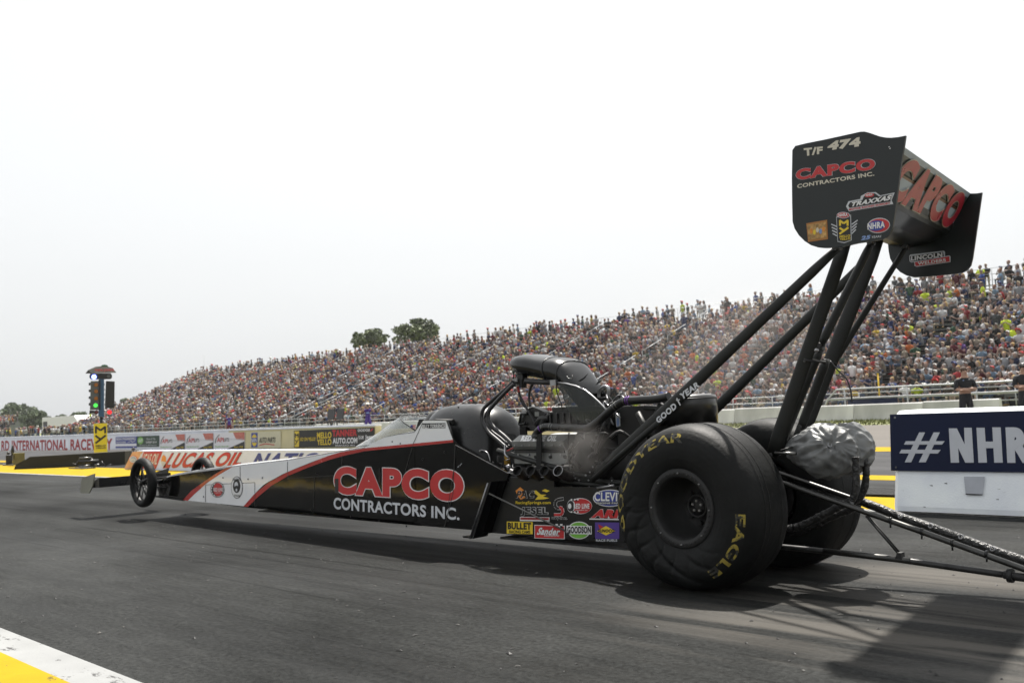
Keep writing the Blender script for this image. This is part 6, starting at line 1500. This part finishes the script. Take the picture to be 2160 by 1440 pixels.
mb = MB(); slab(mb, [(220, 200), (530, 195), (550, 225), (548, 262), (525, 283), (240, 287), (210, 268), (206, 235)], .14, black_dec); mb.build('stage_light_housing', CT)
mb = MB(); c = TP(276, 252, .08); mb.cyl(c, c + vd * .01, .085, blue_on, 24); mb.ring(c + vd * .015, vd, .05, .012, white_on, 24, 6); mb.build('stage_lamp', CT)
mb = MB(); c = TP(500, 240, .08); mb.cyl(c, c + vd * .012, .055, lamp_box, 20); mb.build('stage_lamp', CT)
mb = MB(); rg = mk('grey shingle paint', (.22, .23, .22), .6, var=.3, scale=12)
slab(mb, [(150, 195), (185, 150), (240, 125), (300, 98), (380, 92), (480, 96), (560, 118), (610, 182), (520, 186)], .3, rg); slab(mb, [(380, 95), (395, 75), (430, 66), (480, 76), (492, 97)], .32, roof_green)
d = Decal(mb, (V((TX, TY, 0)) + vd * .155, vd), T2, gap=.003); d.poly(black_dec, [(152, 194), (190, 150), (245, 196)], 1)
d.outlined(red_dec, white_dec, 'PAPA JOHNS', [(288, 176), (590, 170), (572, 122), (292, 128)], 2, off=.05, extra=.03)
mb.build('roof_sign', CT)
mb = MB(); r_ = (TP(480, 1100) - TP(275, 1100)).length / 2; c0 = TP(378, 1395); c1 = TP(378, 955)
for k in range(1): mb.prism([V((c0.x, c0.y, c0.z)) + rt * (r_ * a) + vd * (r_ * b) for a, b in ((-1, .35), (-.8, .6), (.8, .6), (1, .35), (1, -.6), (-1, -.6))], (0, 0, c1.z - c0.z), sign_yel)
d = Decal(mb, (V((TX, TY, 0)) + vd * (r_ * .6), vd), T2, gap=.003)
my_logo(d, 288, 985, 462, 1262, black_dec, 2, 30)
d.box(black_dec, 'MELLO', 300, 1282, 455, 1308, 2, off=.05, dy=-6); d.box(black_dec, 'YELLO', 300, 1316, 455, 1342, 2, off=.05, dy=-6)
mb.build('yellow_sign', CT, bevel=.01)
# foam block, equipment and box on the island
a = on(29, 990, ('Z', 0)); b_ = on(264, 980, ('Z', 0)); a2 = on(62, 962, (V(a), V((b_ - a).y and V((-(b_ - a).y, (b_ - a).x, 0))).normalized()))
n_ = V((-(b_ - a).y, (b_ - a).x, 0)).normalized(); n_ = n_ if n_.dot(CAMPOS - a) < 0 else -n_
pt = [on(*L1(*p), (V(a), n_)) for p in ((205, 658), (455, 658), (1898, 580), (1898, 368), (455, 452), (380, 495), (240, 570))]
pt = [V((p.x, p.y, max(0, p.z))) for p in pt]; mb = MB(); mb.prism(pt, n_ * .5, olive)
d = Decal(mb, (V(a), n_), L1, gap=.003); d.line(black_dec, [(1200, 420), (1200, 618)], 5, 1); d.line(black_dec, [(1522, 395), (1522, 600)], 5, 1)
mb.build('foam_block', loc=(a + b_) / 2, label='long low olive black foam block at the foot of the light tower', cat='safety block', bevel=.01)
g2 = on(188, 986, ('Z', 0)); pl_ = (V(g2), V((-g2.x, -g2.y, 0)).normalized()); n2 = pl_[1]
EQ = thing('track_scraper', g2, 'small metal contraption with silver cylinders lying on the yellow island', 'equipment')
def EP_(x, y, o=0): return on(*L1(x, y), pl_) + n2 * o
mb = MB(); mb.tube([EP_(1200, 475), EP_(1380, 468)], .028, chrome, 12); mb.tube([EP_(1190, 528), EP_(1500, 520)], .055, dark, 12); mb.tube([EP_(1200, 604, .1), EP_(1370, 580, .1)], .022, chrome, 10); mb.tube([EP_(1440, 580, .1), EP_(1510, 570, .1)], .03, chrome, 10); mb.build('cylinder', EQ)
mb = MB()
for a_, b2_ in (((1100, 545), (1200, 600)), ((1180, 520), (1150, 620)), ((1380, 470), (1500, 600)), ((1540, 520), (1610, 600)), ((1620, 590), (1700, 565)), ((1240, 480), (1230, 600)), ((1480, 520), (1420, 610))): mb.tube([EP_(*a_), EP_(*b2_)], .014, dark, 6)
mb.build('linkage', EQ)
mb = MB(); q = [EP_(1040, 632), EP_(1380, 632), EP_(1520, 590), EP_(1300, 600)]; q = [V((p.x, p.y, .012)) for p in q]; mb.b2((q[0].x, q[0].y, .006), (q[0].x + 1.0, q[0].y + .35, .03), black_dec); mb.build('skid', EQ)
g3 = on(38, 983, ('Z', 0)); pl3 = (V(g3), V((-g3.x, -g3.y, 0)).normalized()); n3 = pl3[1]
mb = MB(); P3 = [on(*L1(*p), pl3) for p in ((195, 575), (375, 575), (375, 392), (195, 402))]; mb.prism([V((p.x, p.y, max(0.0, p.z))) for p in P3], -n3 * .4, olive2); mb.prism([on(*L1(*p), pl3) + n3 * .004 for p in ((205, 425), (222, 425), (222, 490), (205, 490))], -n3 * .003, darker)
mb.build('olive_box', loc=g3, label='square olive box behind the left end of the foam block', cat='box', bevel=.008)
g4 = on(19, 981, ('Z', 0)); pl4 = (V(g4), V((-g4.x, -g4.y, 0)).normalized()); n4 = pl4[1]
EQ2 = thing('timing_unit', g4, 'dark cased timing device with an upright rod at the left end of the island', 'equipment')
mb = MB(); P4 = [on(*L1(*p), pl4) for p in ((88, 580), (192, 580), (192, 430), (88, 430))]; mb.prism(P4, -n4 * .35, dark); mb.build('case', EQ2)
mb = MB(); mb.prism([V((p.x, p.y, 0.004)) for p in [on(*L1(*p), ('Z', .0)) for p in ((40, 590), (205, 590), (205, 572), (50, 572))]], (0, 0, .03), black_dec); mb.build('base_plate', EQ2)
mb = MB(); mb.tube([on(*L1(195, 430), pl4), on(*L1(190, 340), pl4), on(*L1(190, 262), pl4)], [.05, .05, .012], black_dec, 8); mb.sphere(on(*L1(125, 400), pl4), .05, black_dec, 10, 8); mb.build('rod', EQ2)
p = Yp(281, 946.5, 10.8); mb = MB(); mb.cyl((p.x, 10.8, 0), (p.x, 10.8, p.z - .03), .015, black_dec, 8); mb.sphere((p.x, 10.8, p.z), .045, black_dec, 12, 8); mb.build('marker_post', loc=(p.x, 10.8, 0), label='small black ball topped post behind the slanted end of the centre wall', cat='post')
# antenna mast and trailer
d_ = ray(430, 748); s_ = 80 / d_.y; p = CAMPOS + d_ * s_; mb = MB(); mb.cyl((p.x, 80, 0), (p.x, 80, p.z), .06, rail_m, 6, .03); mb.build('antenna_mast', loc=(p.x, 80, 0), label='thin antenna mast rising behind the left part of the grandstand', cat='mast')
d_ = ray(126, 905); s_ = 52 / d_.y; p = CAMPOS + d_ * s_
TRL = thing('white_trailer', (p.x, 52, 0), 'white trailer parked between the two grandstands', 'trailer')
L_ = 12; mb = MB(); mb.b2((p.x - 7, 52, .7), (p.x + 5.5, 54.4, 3.1), white_dec); mb.prism([(p.x + 5.5, 52, .7), (p.x + 7, 52, .8), (p.x + 6.2, 52, 2.6), (p.x + 5.5, 52, 3.1)], (0, 2.4, 0), white_dec); mb.build('box_body', TRL, bevel=.03)
for k in (-2, 0.4): mb = MB(); mb.cyl((p.x + k, 51.95, .4), (p.x + k, 52.25, .4), .4, rubber, 18); mb.build('wheel', TRL)
mb = MB(); mb.b2((p.x - 6.5, 51.96, 1.6), (p.x - 4.9, 51.995, 2.5), dark); mb.build('window', TRL)

# ================================================================== trees
def leaf_tree(x, y, h, rx, rz, seed, label, name='broadleaf_tree', mat=tree_green, nleaf=5200, zc=None, leaf=.42, group='trees beyond the grandstands', clumps=34):
    r_ = np.random.default_rng(seed); root = thing(name, (x, y, 0), label, 'tree', group)
    zc = zc if zc is not None else h - rz
    cl = []
    for k in range(clumps):
        v = r_.normal(size=3); v /= np.linalg.norm(v); v *= r_.uniform(.1, 1) ** .45
        cl.append((x + v[0] * rx * .86, y + v[1] * rx * .86, zc + v[2] * rz * .85, r_.uniform(.17, .27) * rx))
    cl = np.array(cl); idx = r_.integers(0, clumps, nleaf); d = r_.normal(size=(nleaf, 3)); d /= np.linalg.norm(d, axis=1)[:, None]
    c = cl[idx, :3] + d * (cl[idx, 3] * r_.uniform(.3, 1, nleaf) ** .5)[:, None] * np.array([1, 1, .62])
    a = r_.normal(size=(nleaf, 3)); a /= np.linalg.norm(a, axis=1)[:, None]; b_ = np.cross(a, r_.normal(size=(nleaf, 3))); b_ /= np.linalg.norm(b_, axis=1)[:, None]
    s_ = leaf * r_.uniform(.5, 1.1, nleaf)[:, None] / 2
    Vv = np.stack([c - a * s_, c - b_ * s_ * .7, c + a * s_, c + b_ * s_ * .7], 1).reshape(-1, 3) - np.array([x, y, 0])
    me = bpy.data.meshes.new('crown'); me.from_pydata(Vv.tolist(), [], np.arange(4 * nleaf).reshape(-1, 4).tolist()); me.materials.append(mat)
    o = bpy.data.objects.new('crown', me); COL.objects.link(o); o.parent = root
    mb = MB(); mb.tube([(x, y, 0), (x + .1, y, zc * .5), (x - .1, y, zc)], [h * .03, h * .022, h * .012], bark, 8)
    for k in range(0, clumps, 2): p0_ = V((x, y, lerp(zc - rz * .9, zc, r_.random()))); mb.tube([p0_, p0_.lerp(V(cl[k, :3]), .5) + V((0, 0, .2)), V(cl[k, :3])], [h * .009, h * .006, h * .003], bark, 5)
    mb.build('trunk', root)
def at_depth(px, py, Y): d = ray(px, py); return CAMPOS + d * (Y / d.y)
def pix_tree(px, ytop, ybot_crown, wpx, Y, **k):
    t = at_depth(px, ytop, Y); b_ = at_depth(px, ybot_crown, Y); dep = (t - CAMPOS).dot(CF); rz = (t.z - b_.z) / 2; rx = wpx / 2 * dep / FPX
    leaf_tree(t.x, Y, t.z, rx * 1.3, rz * 1.2, zc=(t.z + b_.z) / 2, **k)
pix_tree(779, 694, 742, 66, 86, seed=31, label='smaller rounded tree rising over the middle of the grandstand', nleaf=3000, leaf=.55, clumps=48)
pix_tree(880, 678, 728, 92, 84, seed=2, label='wider dark tree rising over the middle of the grandstand', nleaf=4600, leaf=.55, clumps=50)
pix_tree(60, 848, 925, 58, 75, seed=3, label='tall bushy tree at the far left above the low stand', mat=tree_dim, nleaf=3400, leaf=1.0)
pix_tree(28, 850, 930, 60, 78, seed=4, label='dense tree behind the low stand, left of the tall bushy one', mat=tree_dim, nleaf=3400, leaf=1.0)
pix_tree(-8, 858, 930, 50, 80, seed=5, label='tree cut by the left edge of the frame', mat=tree_dim, nleaf=2600, leaf=1.0)
pix_tree(88, 868, 905, 26, 85, seed=6, label='small pale tree right of the tall bushy one', mat=tree_dim, nleaf=1500, leaf=.9)
pix_tree(133, 873, 900, 30, 84, seed=7, label='low spreading tree above the white trailer', mat=tree_dim, nleaf=1500, leaf=.8)
pix_tree(163, 868, 900, 30, 82, seed=8, label='low spreading tree just left of the light tower', mat=tree_dim, nleaf=1700, leaf=.8)
pix_tree(182, 868, 902, 34, 78, seed=9, label='low tree partly behind the light tower', mat=tree_dim, nleaf=1700, leaf=.8)
pix_tree(266, 838, 862, 26, 84, seed=10, label='tree peeping over the left end of the grandstand', mat=tree_dim, nleaf=1200, leaf=.8)

# ================================================================== drifting exhaust haze
def puff(name, c, r, dens, col, label):
    mb = MB(); mb.sphere(c, r, darker, 24, 14); mb.mats = []
    m = bpy.data.materials.new(name); m.use_nodes = True; nt = m.node_tree; nt.nodes.clear(); L = nt.links.new
    o = nd(nt, 'ShaderNodeOutputMaterial'); v = nd(nt, 'ShaderNodeVolumePrincipled'); v.inputs['Color'].default_value = col + (1,); v.inputs['Anisotropy'].default_value = .3
    tc = nd(nt, 'ShaderNodeTexCoord'); mp = nd(nt, 'ShaderNodeMapping'); mp.inputs['Scale'].default_value = (1 / r[0], 1 / r[1], 1 / r[2]); L(tc.outputs['Object'], mp.inputs[0])
    ln = nd(nt, 'ShaderNodeVectorMath', operation='LENGTH'); L(mp.outputs[0], ln.inputs[0])
    nz = nd(nt, 'ShaderNodeTexNoise'); nz.inputs['Scale'].default_value = 2.2; nz.inputs['Detail'].default_value = 3; L(mp.outputs[0], nz.inputs['Vector'])
    fall = math_n(nt, 'SUBTRACT', 1.0, ln.outputs['Value'], True)
    mr = nd(nt, 'ShaderNodeMapRange'); mr.inputs[1].default_value = .35; mr.inputs[2].default_value = .7; L(nz.outputs['Fac'], mr.inputs[0])
    L(math_n(nt, 'MULTIPLY', math_n(nt, 'MULTIPLY', fall, mr.outputs[0]), dens), v.inputs['Density']); L(v.outputs[0], o.inputs['Volume'])
    mb.mats = [m]; return mb.build(name, loc=c, label=label, cat='smoke', kind='stuff')
puff('smoke', Yp(1222, 940, 4.72), (.3, .12, .22), 1.7, (.74, .71, .68), 'thin brownish exhaust puff beside the engine')
puff('smoke', Yp(1530, 770, 6.6), (1.3, .6, 1.0), .26, (.95, .9, .86), 'faint warm exhaust haze drifting behind the wing struts')

# ================================================================== air
mb = MB(); mb.b2((-420, -60, -1.1), (75, 175, 20), darker); mb.mats = []
hm = bpy.data.materials.new('summer haze'); hm.use_nodes = True; nt = hm.node_tree; nt.nodes.clear()
o_ = nd(nt, 'ShaderNodeOutputMaterial'); v_ = nd(nt, 'ShaderNodeVolumePrincipled'); v_.inputs['Color'].default_value = (.93, .95, 1, 1); v_.inputs['Density'].default_value = .00015; v_.inputs['Anisotropy'].default_value = .3
nt.links.new(v_.outputs[0], o_.inputs['Volume']); mb.mats = [hm]
mb.build('haze', kind='stuff', label='thin summer haze over the whole race track')
